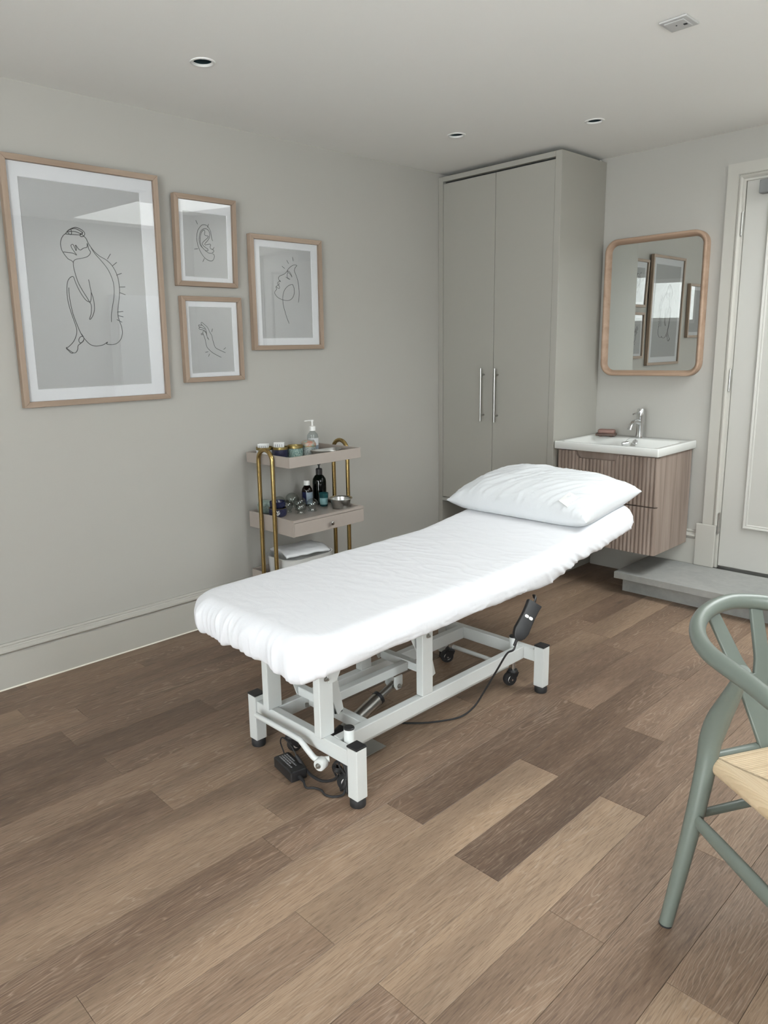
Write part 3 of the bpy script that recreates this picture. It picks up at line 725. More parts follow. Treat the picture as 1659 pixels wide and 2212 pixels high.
# ================================================================== VANITY, BASIN, TAP
van = empty('vanity_cabinet', (1.13, -.2, .24), 'wall-hung wood-grain vanity cabinet with two fluted drawers', 'cabinet')
VX0, VX1, VY, VZ0, VZ1 = .843, 1.423, -.412, .240, .764
build(MB().box(VX0, VX1, VY, -.027, VZ0, VZ1), 'body', 'vanity_wood', van, smooth=0, bevel=.002)
def fluted(z0, z1, notch):
    n = 27; seg = 8; x0, x1 = VX0, VX1
    cols = []
    N = n*seg
    for i in range(N+1):
        x = x0+(x1-x0)*i/N
        ph = (i/seg) % 1.0
        y = VY-.0175-.0058*abs(math.sin(math.pi*ph))
        e = min(1, min(x-x0, x1-x)/.006); y += .006*(1-e)
        zt = z1
        if notch:
            a, b = .955, 1.205
            if a <= x <= b:
                e2 = min((x-a), (b-x))/.022
                zt = z1-.036*min(1, max(0, e2))**.6
        cols.append((x, y, zt))
    v, f = [], []
    for x, y, zt in cols:
        v += [(x, y, z0+.002), (x, y, zt-.001), (x, VY-.0008, zt-.001), (x, VY-.0008, z0+.002)]
    for i in range(N):
        a, b = i*4, (i+1)*4
        f += [(a, b, b+1, a+1), (a+1, b+1, b+2, a+2), (a+3, a+2, b+2, b+3), (a, a+3, b+3, b)]
    f += [(0, 1, 2, 3), (N*4, N*4+3, N*4+2, N*4+1)]
    return MB().add(v, f)
build(fluted(.499, .758, True), 'drawer', 'vanity_wood', van, smooth=50)
build(fluted(.241, .496, False), 'drawer', 'vanity_wood', van, smooth=50)

bas = empty('washbasin', (1.13, -.23, .765), 'white rectangular ceramic washbasin on the vanity', 'washbasin')
BX0, BX1, BY0, BY1, BZ0, BZ1 = .840, 1.435, -.466, -.003, .7655, .808
bcx, bcy, bhx, bhy = (BX0+BX1)/2, (BY0+BY1)/2, (BX1-BX0)/2, (BY1-BY0)/2
def ring_at(cx, cy, hx, hy, r, z): return [(cx+p[0], cy+p[1], z) for p in rrect(hx, hy, r, 6)]
ix0, ix1, iy0, iy1 = .875, 1.400, -.435, -.125
icx, icy, ihx, ihy = (ix0+ix1)/2, (iy0+iy1)/2, (ix1-ix0)/2, (iy1-iy0)/2
rg = [ring_at(bcx, bcy, bhx-.002, bhy-.002, .004, BZ0), ring_at(bcx, bcy, bhx, bhy, .006, BZ0+.003), ring_at(bcx, bcy, bhx, bhy, .006, BZ1-.005), ring_at(bcx, bcy, bhx-.0015, bhy-.0015, .006, BZ1-.0015), ring_at(bcx, bcy, bhx-.005, bhy-.005, .006, BZ1),
      ring_at(icx, icy, ihx+.006, ihy+.006, .03, BZ1-.001), ring_at(icx, icy, ihx, ihy, .028, BZ1-.004), ring_at(icx, icy, ihx-.006, ihy-.006, .028, BZ1-.014),
      ring_at(icx, icy, ihx-.03, ihy-.02, .04, BZ1-.04), ring_at(icx, icy, ihx-.07, ihy-.05, .05, BZ1-.0405)]
build(MB().rings(rg, True, True), 'bowl', 'ceramic', bas, smooth=70)
ov = MB().lathe([(0, .006), (.011, .006), (.0145, .004), (.0155, 0), (.0145, -.002)], (1.155, -.146, .790), 24, axis=(0, -1, .35))
build(ov, 'overflow_cap', 'chrome', bas)
pg = MB().cyl((1.115, -.215, .783), (1.135, -.190, .787), .013, n=20)
build(pg, 'plug', 'chrome', bas)
build(MB().tube(catmull([(1.125, -.2, .79), (1.122, -.17, .806), (1.130, -.12, .8125), (1.142, -.10, .812), (1.156, -.12, .812), (1.160, -.16, .806), (1.157, -.155, .79)], 6), .0013, 6), 'plug_wire', 'chrome', bas)

tap = empty('basin_tap', (1.144, -.068, .808), 'chrome single-lever tap on the washbasin', 'tap')
tx, ty = 1.144, -.068
build(MB().lathe([(0, .0005), (.0275, .0005), (.0275, .004), (.0235, .008), (.0225, .03), (.0225, .122), (.0230, .125), (.0230, .1285), (.0218, .130), (.0218, .160), (.0205, .163), (0, .163)], (tx, ty, .808), 32), 'body', 'chrome', tap)
sp = catmull([(tx, ty-.01, .893), (tx, ty-.05, .903), (tx, ty-.085, .901), (tx, ty-.110, .886), (tx, ty-.122, .868)], 6)
build(MB().tube(sp, [.0125]*len(sp), 16), 'spout', 'chrome', tap)
build(MB().lathe([(.0105, .012), (.0135, .010), (.0135, 0), (0.009, -.001), (0, -.001)], (tx, ty-.1235, .862), 20, axis=(0, .25, 1)), 'aerator', 'chrome', tap)
build(MB().tube([(tx, ty-.018, .948), (tx, ty-.05, .950), (tx, ty-.085, .947), (tx, ty-.092, .946)], [.006, .0065, .0068, .004], 12, flat=(.8, 1.3)), 'lever', 'chrome', tap)

sd = empty('soap_dish', (.965, -.115, .808), 'dark wooden soap dish at the back corner of the washbasin', 'soap dish')
def rbox(cx, cy, z0, sx, sy, sz, r=.006, ang=0.):
    ca, sa = math.cos(ang), math.sin(ang); rr = []
    for ins, z in ((.25*r, z0), (0, z0+.5*r), (0, z0+sz-r), (.3*r, z0+sz-.3*r), (r, z0+sz)):
        rr.append([(cx+p[0]*ca-p[1]*sa, cy+p[0]*sa+p[1]*ca, z) for p in rrect(sx/2-ins, sy/2-ins, r*1.6, 4)])
    return MB().rings(rr, True, True)
ang = .35
for q in (-.03, .03):
    build(rbox(.965+q*math.cos(ang), -.115+q*math.sin(ang), .8085, .014, .06, .006, .002, ang), 'foot', 'dish_wood', sd)
build(rbox(.965, -.115, .8145, .112, .068, .012, .003, ang), 'tray', 'dish_wood', sd, smooth=40)
build(rbox(.966, -.114, .8268, .096, .052, .022, .008, ang), 'soap_bar', 'soap_pink', base=(.966, -.114, .8265), label='pinkish bar of soap lying on the wooden dish', cat='soap', smooth=40)

# ================================================================== MIRROR
mir = empty('wall_mirror', (1.154, -.02, 1.153), 'rounded rectangular mirror in a pale wooden frame', 'mirror')
mcx, mcz, mhx, mhz = 1.1535, 1.5265, .2815, .3745
def mring(ins, y, r): return [(mcx+p[0], y, mcz+p[1]) for p in rrect(mhx-ins, mhz-ins, r-ins, 12)]
fr = [mring(0, -.0005, .072), mring(0, -.046, .072), mring(.002, -.049, .072), mring(.010, -.050, .072), mring(.014, -.048, .072), mring(.030, -.020, .072), mring(.030, -.0005, .072)]
build(MB().rings(fr+[fr[0]]), 'frame', 'mirror_wood_x', mir, smooth=50)
build(MB().rings([mring(.0295, -.017, .072), mring(.0295, -.019, .072)], True, True), 'glass', 'mirror_silver', mir, smooth=0)

# ================================================================== PICTURES
def picture(name, yr, zr, inner, prt, key, label, lean, fw=.022, lw=.0011):
    y0, y1 = yr; z0, z1 = zr
    r_ = empty(name, (.001, (y0+y1)/2, z0), label, 'picture', 'framed line drawings on the wall')
    tl = math.tan(math.radians(lean))
    def L(x, y, z): return (x+(z-z0)*tl, y, z)
    xb, xf = .002, .030
    iy0, iy1, iz0, iz1 = y0+fw, y1-fw, z0+fw, z1-fw
    def member(a, b, c, d, mat):
        v = [L(xb, *p) for p in (a, b, c, d)]+[L(xf, *p) for p in (a, b, c, d)]
        build(MB().add(v, [(0, 3, 2, 1), (4, 5, 6, 7), (0, 1, 5, 4), (1, 2, 6, 5), (2, 3, 7, 6), (3, 0, 4, 7)]), 'frame_rail', mat, r_, smooth=0, bevel=.0015)
    member((y0, z1), (y1, z1), (iy1, iz1), (iy0, iz1), 'oak_y'); member((y0, z0), (iy0, iz0), (iy1, iz0), (y1, z0), 'oak_y')
    member((y0, z0), (y0, z1), (iy0, iz1), (iy0, iz0), 'oak_z'); member((y1, z0), (iy1, iz0), (iy1, iz1), (y1, z1), 'oak_z')
    e = .003
    def panel(ya, yb, za, zb, xa, xc, nm, mat):
        v = [L(xa, ya, za), L(xa, yb, za), L(xa, yb, zb), L(xa, ya, zb), L(xc, ya, za), L(xc, yb, za), L(xc, yb, zb), L(xc, ya, zb)]
        return build(MB().add(v, [(0, 3, 2, 1), (4, 5, 6, 7), (0, 1, 5, 4), (1, 2, 6, 5), (2, 3, 7, 6), (3, 0, 4, 7)]), nm, mat, r_, smooth=0)
    panel(iy0+.0002, iy1-.0002, iz0+.0002, iz1-.0002, .006, .0135, 'print', 'print_grey')
    # mount: four bevel-edged strips round the print
    py0, py1, pz0, pz1 = prt
    xa, xc = .0137, .0162
    o4 = [(iy0+.0003, iz0+.0003), (iy1-.0003, iz0+.0003), (iy1-.0003, iz1-.0003), (iy0+.0003, iz1-.0003)]
    i4 = [(py0, pz0), (py1, pz0), (py1, pz1), (py0, pz1)]
    i4b = [(py0-.002, pz0-.002), (py1+.002, pz0-.002), (py1+.002, pz1+.002), (py0-.002, pz1+.002)]
    build(MB().rings([[L(xa, *p) for p in o4], [L(xc, *p) for p in o4], [L(xc, *p) for p in i4b], [L(xa, *p) for p in i4], [L(xa, *p) for p in o4]]), 'mount', 'mount_board', r_, smooth=0)
    dm = MB()
    for pl in DRAW.get(key, []):
        pts = [Vector(L(.0141, a, b)) for a, b in pl]
        dm.tube(catmull(pts, 5) if len(pts) > 2 else pts, lw, 6)
    if dm.v: build(dm, 'line_drawing', 'ink', r_, label='thin black line drawing')
    panel(iy0+.0004, iy1-.0004, iz0+.0004, iz1-.0004, .0200, .0215, 'glazing', 'picture_glass')
picture('framed_drawing', (-3.021, -2.373), (1.133, 2.078), None, (-2.955, -2.457, 1.204, 2.001), 'big', 'largest framed line drawing, a seated figure seen from behind', 1.0, .0225, .0013)
picture('framed_drawing', (-2.300, -1.974), (1.631, 2.022), None, (-2.250, -2.021, 1.674, 1.952), 'ear', 'small framed line drawing of an ear', 2.3, .0215, .0011)
picture('framed_drawing', (-2.289, -1.962), (1.199, 1.587), None, (-2.244, -2.011, 1.241, 1.540), 'hand', 'small framed line drawing of a hand below the ear picture', .4, .0215, .0010)
picture('framed_drawing', (-1.895, -1.440), (1.339, 1.888), None, (-1.831, -1.505, 1.398, 1.832), 'face', 'mid-size framed line drawing of a face in profile', .3, .0225, .0011)
picture('framed_drawing', (-3.585, -3.180), (1.370, 1.868), None, (-3.53, -3.235, 1.425, 1.813), 'none', 'framed print left of the largest drawing, visible only in the wall mirror', .3, .0225, .0011)

# ================================================================== TREATMENT COUCH
bed = empty('treatment_couch', (1.35, -2.23, 0), 'white steel electric treatment couch on four square legs', 'couch')
def bp(mb, nm, mat='white_metal', bevel=.0025, smooth=0, parent=bed, **k): return build(mb, nm, mat, parent, smooth=smooth, bevel=bevel, **k)
LEGS = [(1.109, -2.742), (1.606, -2.742), (1.586, -1.728), (1.100, -1.728)]
for x, y in LEGS:
    lg = bp(MB().box(x-.021, x+.021, y-.021, y+.021, .026, .188), 'leg')
    build(MB().box(x-.022, x+.022, y-.022, y+.022, .1885, .1945), 'cap', 'black_plastic', lg, smooth=0, bevel=.002, label='black plastic end cap')
    build(MB().lathe([(0, .0005), (.0235, .0005), (.0245, .003), (.0245, .020), (.022, .0255), (0, .0255)], (x, y, 0), 24), 'foot', 'black_rubber', lg, label='black rubber foot')
bp(MB().box(1.1305, 1.5845, -2.758, -2.728, .122, .172), 'cross_bar')
bp(MB().box(1.1215, 1.5645, -1.743, -1.713, .122, .172), 'cross_bar')
bp(MB().box(1.485, 1.515, -2.7275, -1.7435, .122, .172), 'rail')
bp(MB().box(1.185, 1.215, -2.7275, -1.7435, .122, .172), 'rail')
bp(MB().box(1.2155, 1.4845, -2.600, -2.570, .130, .165), 'cross_bar')
for x in (1.200, 1.462):
    ps = bp(MB().box(x-.0150, x+.0150, -2.770, -2.714, .1725, .385), 'post')
    build(MB().box(x-.0155, x+.0155, -2.771, -2.713, .3855, .390), 'cap', 'black_plastic', ps, smooth=0)
for x in (1.200, 1.500):
    bp(MB().box(x-.0148, x+.0148, -2.345, -2.292, .1725, .400), 'post')
def bolt(p, ax, par=bed):
    ax = Vector(ax)
    m = MB().lathe([(0, .0), (.0085, .0), (.0085, .0018), (.0055, .002), (.0055, .007), (.003, .0075), (.003, .012), (0, .012)], p, 12, axis=ax)
    build(m, 'bolt', 'brushed_steel', par, smooth=30)
bolt((1.4775, -2.742, .362), (1, 0, 0)); bolt((1.5150, -2.318, .385), (1, 0, 0))
# levers, torque tube, connecting bar
for x in (1.236, 1.437):
    m = MB().prism([(-2.775, .455), (-2.690, .455), (-2.640, .215), (-2.665, .200), (-2.700, .300)], 'x', x-.003, x+.003)
    bp(m, 'lever', bevel=.001)
m = MB().prism([(-2.765, .455), (-2.640, .455), (-2.705, .345), (-2.735, .345)], 'x', 1.4800, 1.4845)
bp(m, 'lever', bevel=.001)
for x in (1.225, 1.475):
    bp(MB().prism([(-2.40, .45), (-2.30, .45), (-2.235, .21), (-2.265, .20), (-2.32, .30)], 'x', x-.003, x+.003), 'lever', bevel=.001)
tt = bp(MB().box(1.245, 1.428, -2.668, -2.640, .203, .233), 'torque_tube')
build(MB().box(1.4282, 1.4330, -2.669, -2.639, .202, .234), 'cap', 'black_plastic', tt, smooth=0)
bp(MB().box(1.235, 1.465, -2.265, -2.235, .205, .235), 'torque_tube')
bp(MB().box(1.345, 1.375, -2.6395, -2.2655, .200, .232), 'link_bar')
for x in (1.338, 1.382):
    bp(MB().prism([(-2.345, .200), (-2.305, .200), (-2.305, .165), (-2.315, .150), (-2.335, .150), (-2.345, .165)], 'x', x-.003, x+.003), 'bracket', bevel=.001)
bolt((1.3852, -2.325, .163), (1, 0, 0))
act = bp(MB().cyl((1.360, -2.575, .075), (1.360, -2.40, .138), .023, n=20), 'actuator', 'brushed_steel', bevel=0, smooth=30)
build(MB().cyl((1.360, -2.402, .137), (1.360, -2.325, .163), .013, n=16), 'piston', 'brushed_steel', act)
build(MB().cyl((1.360, -2.410, .1345), (1.360, -2.398, .1388), .0245, n=20), 'collar', 'black_plastic', act)
build(MB().cyl((1.360, -2.612, .0615), (1.360, -2.570, .0768), .026, n=18), 'motor_cap', 'black_plastic', act)
# upper frame under the cushion
for x in (1.120, 1.580):
    bp(MB().box(x-.015, x+.015, -2.90, -1.90, .455, .480), 'deck_rail', 'grey_metal')
for y in (-2.80, -2.38, -1.92):
    bp(MB().box(1.1355, 1.5645, y-.015, y+.015, .455, .480), 'deck_rail', 'grey_metal')
# pedal bar, lower bar, plate
pb = catmull([(1.175, -2.792, .152), (1.24, -2.794, .154), (1.39, -2.795, .155), (1.415, -2.795, .150), (1.445, -2.794, .132), (1.470, -2.790, .116), (1.490, -2.780, .116), (1.505, -2.762, .117)], 6)
bp(MB().tube(pb, .0092, 14), 'pedal_bar', bevel=0, smooth=40)
bp(MB().tube(catmull([(1.176, -2.792, .152), (1.205, -2.765, .128), (1.235, -2.735, .108), (1.27, -2.70, .103)], 6), .0092, 14), 'pedal_bar', bevel=0, smooth=40)
bp(MB().lathe([(0, -.014), (.017, -.014), (.019, -.011), (.019, .011), (.017, .014), (0, .014)], (1.498, -2.790, .110), 24, axis=(.3, -1, 0)), 'pedal_roller', bevel=0, smooth=40)
bolt((1.502, -2.8045, .110), (.3, -1, 0))
bp(MB().cyl((1.475, -2.71, .098), (1.475, -1.80, .098), .0105, n=14), 'lower_bar', bevel=0, smooth=40)
bp(MB().cyl((1.205, -1.800, .098), (1.475, -1.800, .098), .009, n=12), 'lower_bar', bevel=0, smooth=40)
bp(MB().box(1.350, 1.452, -2.565, -2.462, .012, .0145), 'pedal_plate', 'brushed_steel', bevel=0)
bp(MB().cyl((1.28, -2.66, .170), (1.28, -2.66, .182), .006, n=12), 'bolt', 'brushed_steel', bevel=0)
# casters
def caster(x, y, sleeve, yaw, zs=.0):
    c = empty('caster', (x, y, 0)); c.parent = bed; c.location = Vector((x, y, 0))-bed.location
    ca, sa = math.cos(yaw), math.sin(yaw)
    def R(a, b, z): return (x+a*ca-b*sa, y+a*sa+b*ca, z)
    build(MB().lathe([(0, .118), (.0165, .118), (.0165, .205), (.0155, .207), (0, .207)], (x, y, 0), 22), 'sleeve', 'white_metal', c) if sleeve else None
    if sleeve: build(MB().lathe([(0, .2072), (.0172, .2072), (.0172, .2105), (.015, .2125), (0, .2125)], (x, y, 0), 22), 'cap', 'black_plastic', c)
    build(MB().cyl((x, y, .070), (x, y, .1178), .0095, n=16), 'stem', 'chrome', c)
    f = MB().lathe([(0, .058), (.020, .058), (.021, .064), (.016, .072), (0, .072)], (x, y, 0), 20)
    for s in (-1, 1):
        q = [(-.018, .060), (.016, .060), (.030, .030), (.020, .020), (.006, .026), (-.012, .045)]
        v = [R(a, s*.0135, z) for a, z in q]+[R(a, s*.0165, z) for a, z in q]
        n = len(q); f.add(v, [tuple(range(n)), tuple(range(2*n-1, n-1, -1))]+[(i, (i+1) % n, (i+1) % n+n, i+n) for i in range(n)])
    build(f, 'fork', 'black_plastic', c)
    ax = Vector(R(0, 1, 0))-Vector(R(0, 0, 0)); wc = R(.014, 0, .0335)
    w = build(MB().lathe([(.012, -.0105), (.026, -.0105), (.0275, -.007), (.0275, .007), (.026, .0105), (.012, .0105)], wc, 28, axis=ax), 'wheel', 'black_rubber', c)
    build(MB().lathe([(0, -.0115), (.0115, -.0115), (.015, -.0108), (.0155, 0), (.015, .0108), (.0115, .0115), (0, .0115)], wc, 24, axis=ax), 'hub', 'white_plastic', c, label='white wheel hub')
    build(MB().lathe([(0, -.019), (.004, -.019), (.004, .019), (0, .019)], wc, 10, axis=ax), 'axle', 'chrome', c)
    return c
caster(1.535, -2.706, True, -2.2)
caster(1.240, -2.700, False, 1.6)
caster(1.478, -1.762, True, -1.9)
caster(1.160, -1.765, False, -2.2)

# ---- cushion and fitted sheet follow one length profile (flat, then the raised head section)
XC, YF, YH, MW = 1.352, -2.962, -1.128, .668
def ztop(y):
    k = -1.83; t = y-k
    return .590+.128*(t/2+math.sqrt(t*t/4+.0012))-.128*math.sqrt(.0012)*.6
def rrect_at(ins, z_of, r):
    return [(XC+p[0], (YF+YH)/2+p[1], z_of((YF+YH)/2+p[1])) for p in rrect(MW/2-ins, (YH-YF)/2-ins, r, 10)]
def loop_dense(ins, dz, r):
    pts = rrect(MW/2-ins, (YH-YF)/2-ins, r, 10); out = []
    for i, p in enumerate(pts):
        q = pts[(i+1) % len(pts)]; m = 24 if math.hypot(q[0]-p[0], q[1]-p[1]) > .3 else 1
        for k in range(m):
            t = k/m; x_, y_ = p[0]+(q[0]-p[0])*t, p[1]+(q[1]-p[1])*t
            out.append((XC+x_, (YF+YH)/2+y_, ztop((YF+YH)/2+y_)+dz))
    return out
build(MB().rings([loop_dense(.05, -.098, .10), loop_dense(.045, -.09, .10), loop_dense(.045, -.05, .10), loop_dense(.075, -.03, .08)], True, False), 'cushion', 'grey_metal', bed, smooth=40)

def fbm(x, y, z, o=3):
    return mnoise.fractal(Vector((x, y, z)), .9, 2.0, o)
def ridge(x, y, z):          # sharp creases: 1 on the crease, falling to 0
    return max(0., 1-4.5*abs(mnoise.noise(Vector((x, y, z)))))**1.3
def sheet():
    Lh, Wh = (YH-YF)/2, MW/2
    yc = (YH+YF)/2
    SEG, NS, NL = 44, 110, 330        # corner, short side, long side samples
    RC = .125
    def outline(ins):
        hx, hy = Wh-ins, Lh-ins
        r = max(RC-ins, .004); r = min(r, hx-.001, hy-.001)
        pts = []
        corners = [(hx-r, hy-r, 0), (-hx+r, hy-r, 90), (-hx+r, -hy+r, 180), (hx-r, -hy+r, 270)]
        cnt = [NS, NL, NS, NL]
        for ci, (cx, cy, a0) in enumerate(corners):
            for k in range(SEG):
                a = math.radians(a0+90*k/SEG); pts.append((cx+r*math.cos(a), cy+r*math.sin(a)))
            a = math.radians(a0+90); pA = (cx+r*math.cos(a), cy+r*math.sin(a))
            nx, ny, na = corners[(ci+1) % 4]; b = math.radians(na); pB = (nx+r*math.cos(b), ny+r*math.sin(b))
            for k in range(cnt[ci]):
                t = k/cnt[ci]; pts.append((pA[0]+(pB[0]-pA[0])*t, pA[1]+(pB[1]-pA[1])*t))
        return pts
    o0 = outline(0); n = len(o0)
    per = [0.]
    for a, b in zip(o0, o0[1:]): per.append(per[-1]+math.hypot(b[0]-a[0], b[1]-a[1]))
    nor = []
    for i in range(n):
        a, b = o0[i-1], o0[(i+1) % n]; tx_, ty_ = b[0]-a[0], b[1]-a[1]; l_ = math.hypot(tx_, ty_); nor.append((ty_/l_, -tx_/l_))
    prof = []     # inset, drop, fold weight, top weight
    for ins in list(np.linspace(Wh-.004, .10, 26))+[.092, .084, .077, .071, .066]: prof.append((float(ins), 0., .10*max(0, (.12-float(ins))/.06), 1.))
    r = .062
    for a in range(0, 91, 6):
        t = math.radians(a); prof.append((r*(1-math.sin(t)), -r*(1-math.cos(t)), .10+.42*(a/90)**1.5, 1-a/90))
    for d, ins, w in ((-.066, .0, .58), (-.071, .0, .66), (-.076, .001, .75), (-.081, .002, .84), (-.086, .004, .92), (-.091, .008, 1.), (-.095, .013, 1.), (-.098, .019, 1.), (-.101, .027, .95), (-.102, .040, .85)):
        prof.append((ins, d, w, 0.))
    sm = lambda x: max(0., min(1., x))**2*(3-2*max(0., min(1., x)))
    rings = []
    for ins, d, w, tw in prof:
        o = outline(max(ins, 0)); ring = []
        if ins > Wh-.006: o = [(0., q_[1]) for q_ in o]
        for i, (px, py) in enumerate(o):
            s = per[i]; bx, by = o0[i]
            foot = sm((-by-Lh+.26)/.2)
            face = sm((-by-Lh+.11)/.11)                        # the foot end face itself
            drape = face*math.exp(-((bx-.235)/.075)**2)        # loose corner hanging at the foot end
            head = sm((by-.05)/.35); endh = sm((by-Lh+.30)/.25)
            kink = math.exp(-((by-.20)/.11)**2)
            sgn = 1 if bx > 0 else -1
            f1 = 0.; out = 0.
            if w > 0:
                slant = (.0 if face > .5 else (1.5*head+.9*(1-head)*sm((by+.75)/.3)))
                q = s+d*sgn*slant
                f1 = ridge(q*13, 5.7, d*3); f2 = ridge(q*27, 8.4, d*5); f3 = mnoise.noise(Vector((q*7, 1.7, d*4)))
                fine = ridge(s*9+d*10, d*60, 5.5)              # long shallow creases along the side
                clus = sm((mnoise.noise(Vector((s*3.1, 4.4, 0)))+.35)/.6)
                big = (.16+.75*face+.35*foot+.6*kink+.75*head+.7*endh)*(.35+.85*clus)
                out = w*(.0085*big*f1+.0060*big*f2+.0030*big*f3+.0045*(1-foot)*(1-head)*fine-.005*big)
            drop = d
            if w > .5:
                lo = (w-.5)/.5
                drop -= lo*(.006*mnoise.noise(Vector((s*6, 9.2, 0)))+.012*face+.006*foot+.026*drape+.018*kink*(bx > 0)+.0015*f1-.004*head)
            nx_, ny_ = nor[i]
            X = XC+px+nx_*out; Y = yc+py+ny_*out
            z = ztop(Y)+drop
            if tw > 0:
                mid = math.exp(-((Y+2.10)/.42)**2)
                z += tw*(.0016*fbm(X*3.2+4, Y*2.2, .3)+mid*.0022*ridge(X*7+Y*1.5, Y*15-X*5, 2.)+.0007*ridge(X*10-Y*4, Y*12+X*6, 4.))
                e = max(0, 1-abs(ins-.06)/.06) if ins < .12 else 0
                z -= .007*math.exp(-((py+Lh)/.14)**2)*tw
            ring.append((X, Y, z))
        rings.append(ring)
    return MB().rings(rings)
sh = build(sheet(), 'fitted_sheet', 'cotton_sheet', base=(XC, -2.05, .59), smooth=0, label='white fitted sheet gathered over the couch cushion', cat='bed sheet', weld=True)
for p in sh.data.polygons: p.use_smooth = True
_so = sh.modifiers.new('thick', 'SOLIDIFY'); _so.thickness = .0012; _so.offset = -1

# ---- pillow
def pillow():
    na, nb = 120, 90
    cx, cy = 1.315, -1.335; hx, hy = .345, .226
    top, bot = [], []
    for i in range(na+1):
        a = math.sin((-1+2*i/na)*math.pi/2*.999); rt_, rb_ = [], []
        for j in range(nb+1):
            b = math.sin((-1+2*j/nb)*math.pi/2*.999)
            px = a*hx*(1-.045*(1-b*b)*abs(a)**3); py = b*hy*(1-.06*(1-a*a)*abs(b)**3)
            fa, fb = max(0, 1-abs(a)**3.0), max(0, 1-abs(b)**2.6)
            th = (fa**.48)*(fb**.46)
            x, y = cx+px, cy+py
            g = ztop(y)+.003
            rim = math.exp(-(min(1-abs(a), 1-abs(b))/.16)**2)
            # creases fan out from the front left edge towards the back right
            u_, v_ = px*.80-py*.60, px*.60+py*.80
            fold = ridge(u_*17, v_*4.2, 2.)*sm01((.55-a)/.9)*1.0+.6*ridge(u_*29+3, v_*6, 6.)
            wr = (.0075*fold+.004*fbm(px*7, py*9, 5., 2))*min(1, th*2.2)
            edge_run = px if abs(b) > abs(a) else py
            seam = rim*(.0035*mnoise.noise(Vector((edge_run*55, b+a, 1)))+.0035*ridge(edge_run*34, 3.3, a*2))
            mid = .030+.004*(abs(a)*abs(b))**2
            zt = g+mid+.106*th+wr+seam
            zb = g+max(0., mid*(1-min(1, th*2.6)))+.3*seam*(1-min(1, th*2))+.0008
            if i in (0, na) or j in (0, nb): zb = zt = g+mid+seam
            rt_.append((x, y, zt)); rb_.append((x, y, min(zb, zt)))
        top.append(rt_); bot.append(rb_)
    m = MB(); n = nb+1
    for grid, flip in ((top, False), (bot, True)):
        v = [p for r in grid for p in r]; f = []
        for i in range(na):
            for j in range(nb):
                q = (i*n+j, (i+1)*n+j, (i+1)*n+j+1, i*n+j+1); f.append(q[::-1] if flip else q)
        m.add(v, f)
    return m, top
def sm01(x):
    x = max(0., min(1., x)); return x*x*(3-2*x)
pm, ptop = pillow()
pil = empty('pillow', (1.315, -1.335, .63), 'plump white pillow at the head of the couch', 'pillow')
pc = build(pm, 'pillowcase', 'pillow_cotton', pil, smooth=0, weld=True)
for p in pc.data.polygons: p.use_smooth = True
# thin translucent-looking care label near the front right corner
def on_pillow(a, b):
    i = int((math.asin(a)/(math.pi/2)+1)/2*120); j = int((math.asin(b)/(math.pi/2)+1)/2*90); return Vector(ptop[i][j])
lab = []
A0, A1, A2, A3 = on_pillow(.60, -.86), on_pillow(.74, -.90), on_pillow(.78, -.62), on_pillow(.64, -.58)
lift = Vector((.0, -.002, .0035))
build(MB().add([A0+lift, A1+lift, A2+lift, A3+lift, A0+lift*1.3, A1+lift*1.3, A2+lift*1.3, A3+lift*1.3], [(0, 3, 2, 1), (4, 5, 6, 7), (0, 1, 5, 4), (1, 2, 6, 5), (2, 3, 7, 6), (3, 0, 4, 7)]), 'care_label', 'packet_white', pil, smooth=0, label='small white care label')

# ---- hand control hanging from the couch edge with its cord
hc = empty('hand_control', (1.70, -2.02, .36), 'black hand control hanging from the couch edge by its hook', 'remote control')
ua = Vector((0.03, .66, .75)).normalized(); nn = Vector((.80, -.58, .25)); nn = (nn-ua*nn.dot(ua)).normalized(); wa = nn.cross(ua)
c0 = Vector((1.702, -2.020, .405))
def remote():
    rr = []
    prof = [(-.074, .30), (-.070, .55), (-.060, .80), (-.040, 1.0), (-.010, .92), (.020, .88), (.050, .93), (.066, 1.0), (.069, .97)]
    for t, wd in prof:
        o = rrect(.0275*wd, .0105 if t > -.065 else .008, .005, 4)
        rr.append([c0+ua*t+wa*p[0]+nn*p[1] for p in o])
    return MB().rings(rr, True, True)
build(remote(), 'body', 'black_plastic', hc, smooth=40)
for s in (-1, 1):
    cc = c0+ua*.012+nn*.0108+wa*s*.0082
    build(MB().rings([[cc+wa*p[0]+ua*p[1]+nn*h for p in rrect(.0074, .0052, .0048, 4)] for h in (-.001, .0012)], True, True), 'button', 'white_plastic', hc, label='pale push button')
build(MB().tube(catmull([c0+ua*.066, c0+ua*.082-nn*.004, c0+ua*.095-nn*.014, c0+ua*.098-nn*.035], 5), .006, 10, flat=(1.4, .5)), 'hook', 'black_plastic', hc)
cord = catmull([c0-ua*.074, c0-ua*.10+Vector((0, 0, -.012)), (1.672, -2.086, .295), (1.620, -2.066, .215), (1.560, -2.052, .115), (1.520, -2.070, .035), (1.492, -2.125, .0042), (1.440, -2.225, .0042), (1.390, -2.280, .0042), (1.345, -2.320, .0042), (1.30, -2.40, .0042), (1.305, -2.52, .006), (1.345, -2.60, .045)], 8)
build(MB().tube(cord, .0034, 8), 'cord', 'black_rubber', hc)
build(MB().cyl(c0-ua*.073, c0-ua*.098, .0058, .0042, n=12), 'strain_relief', 'black_rubber', hc)

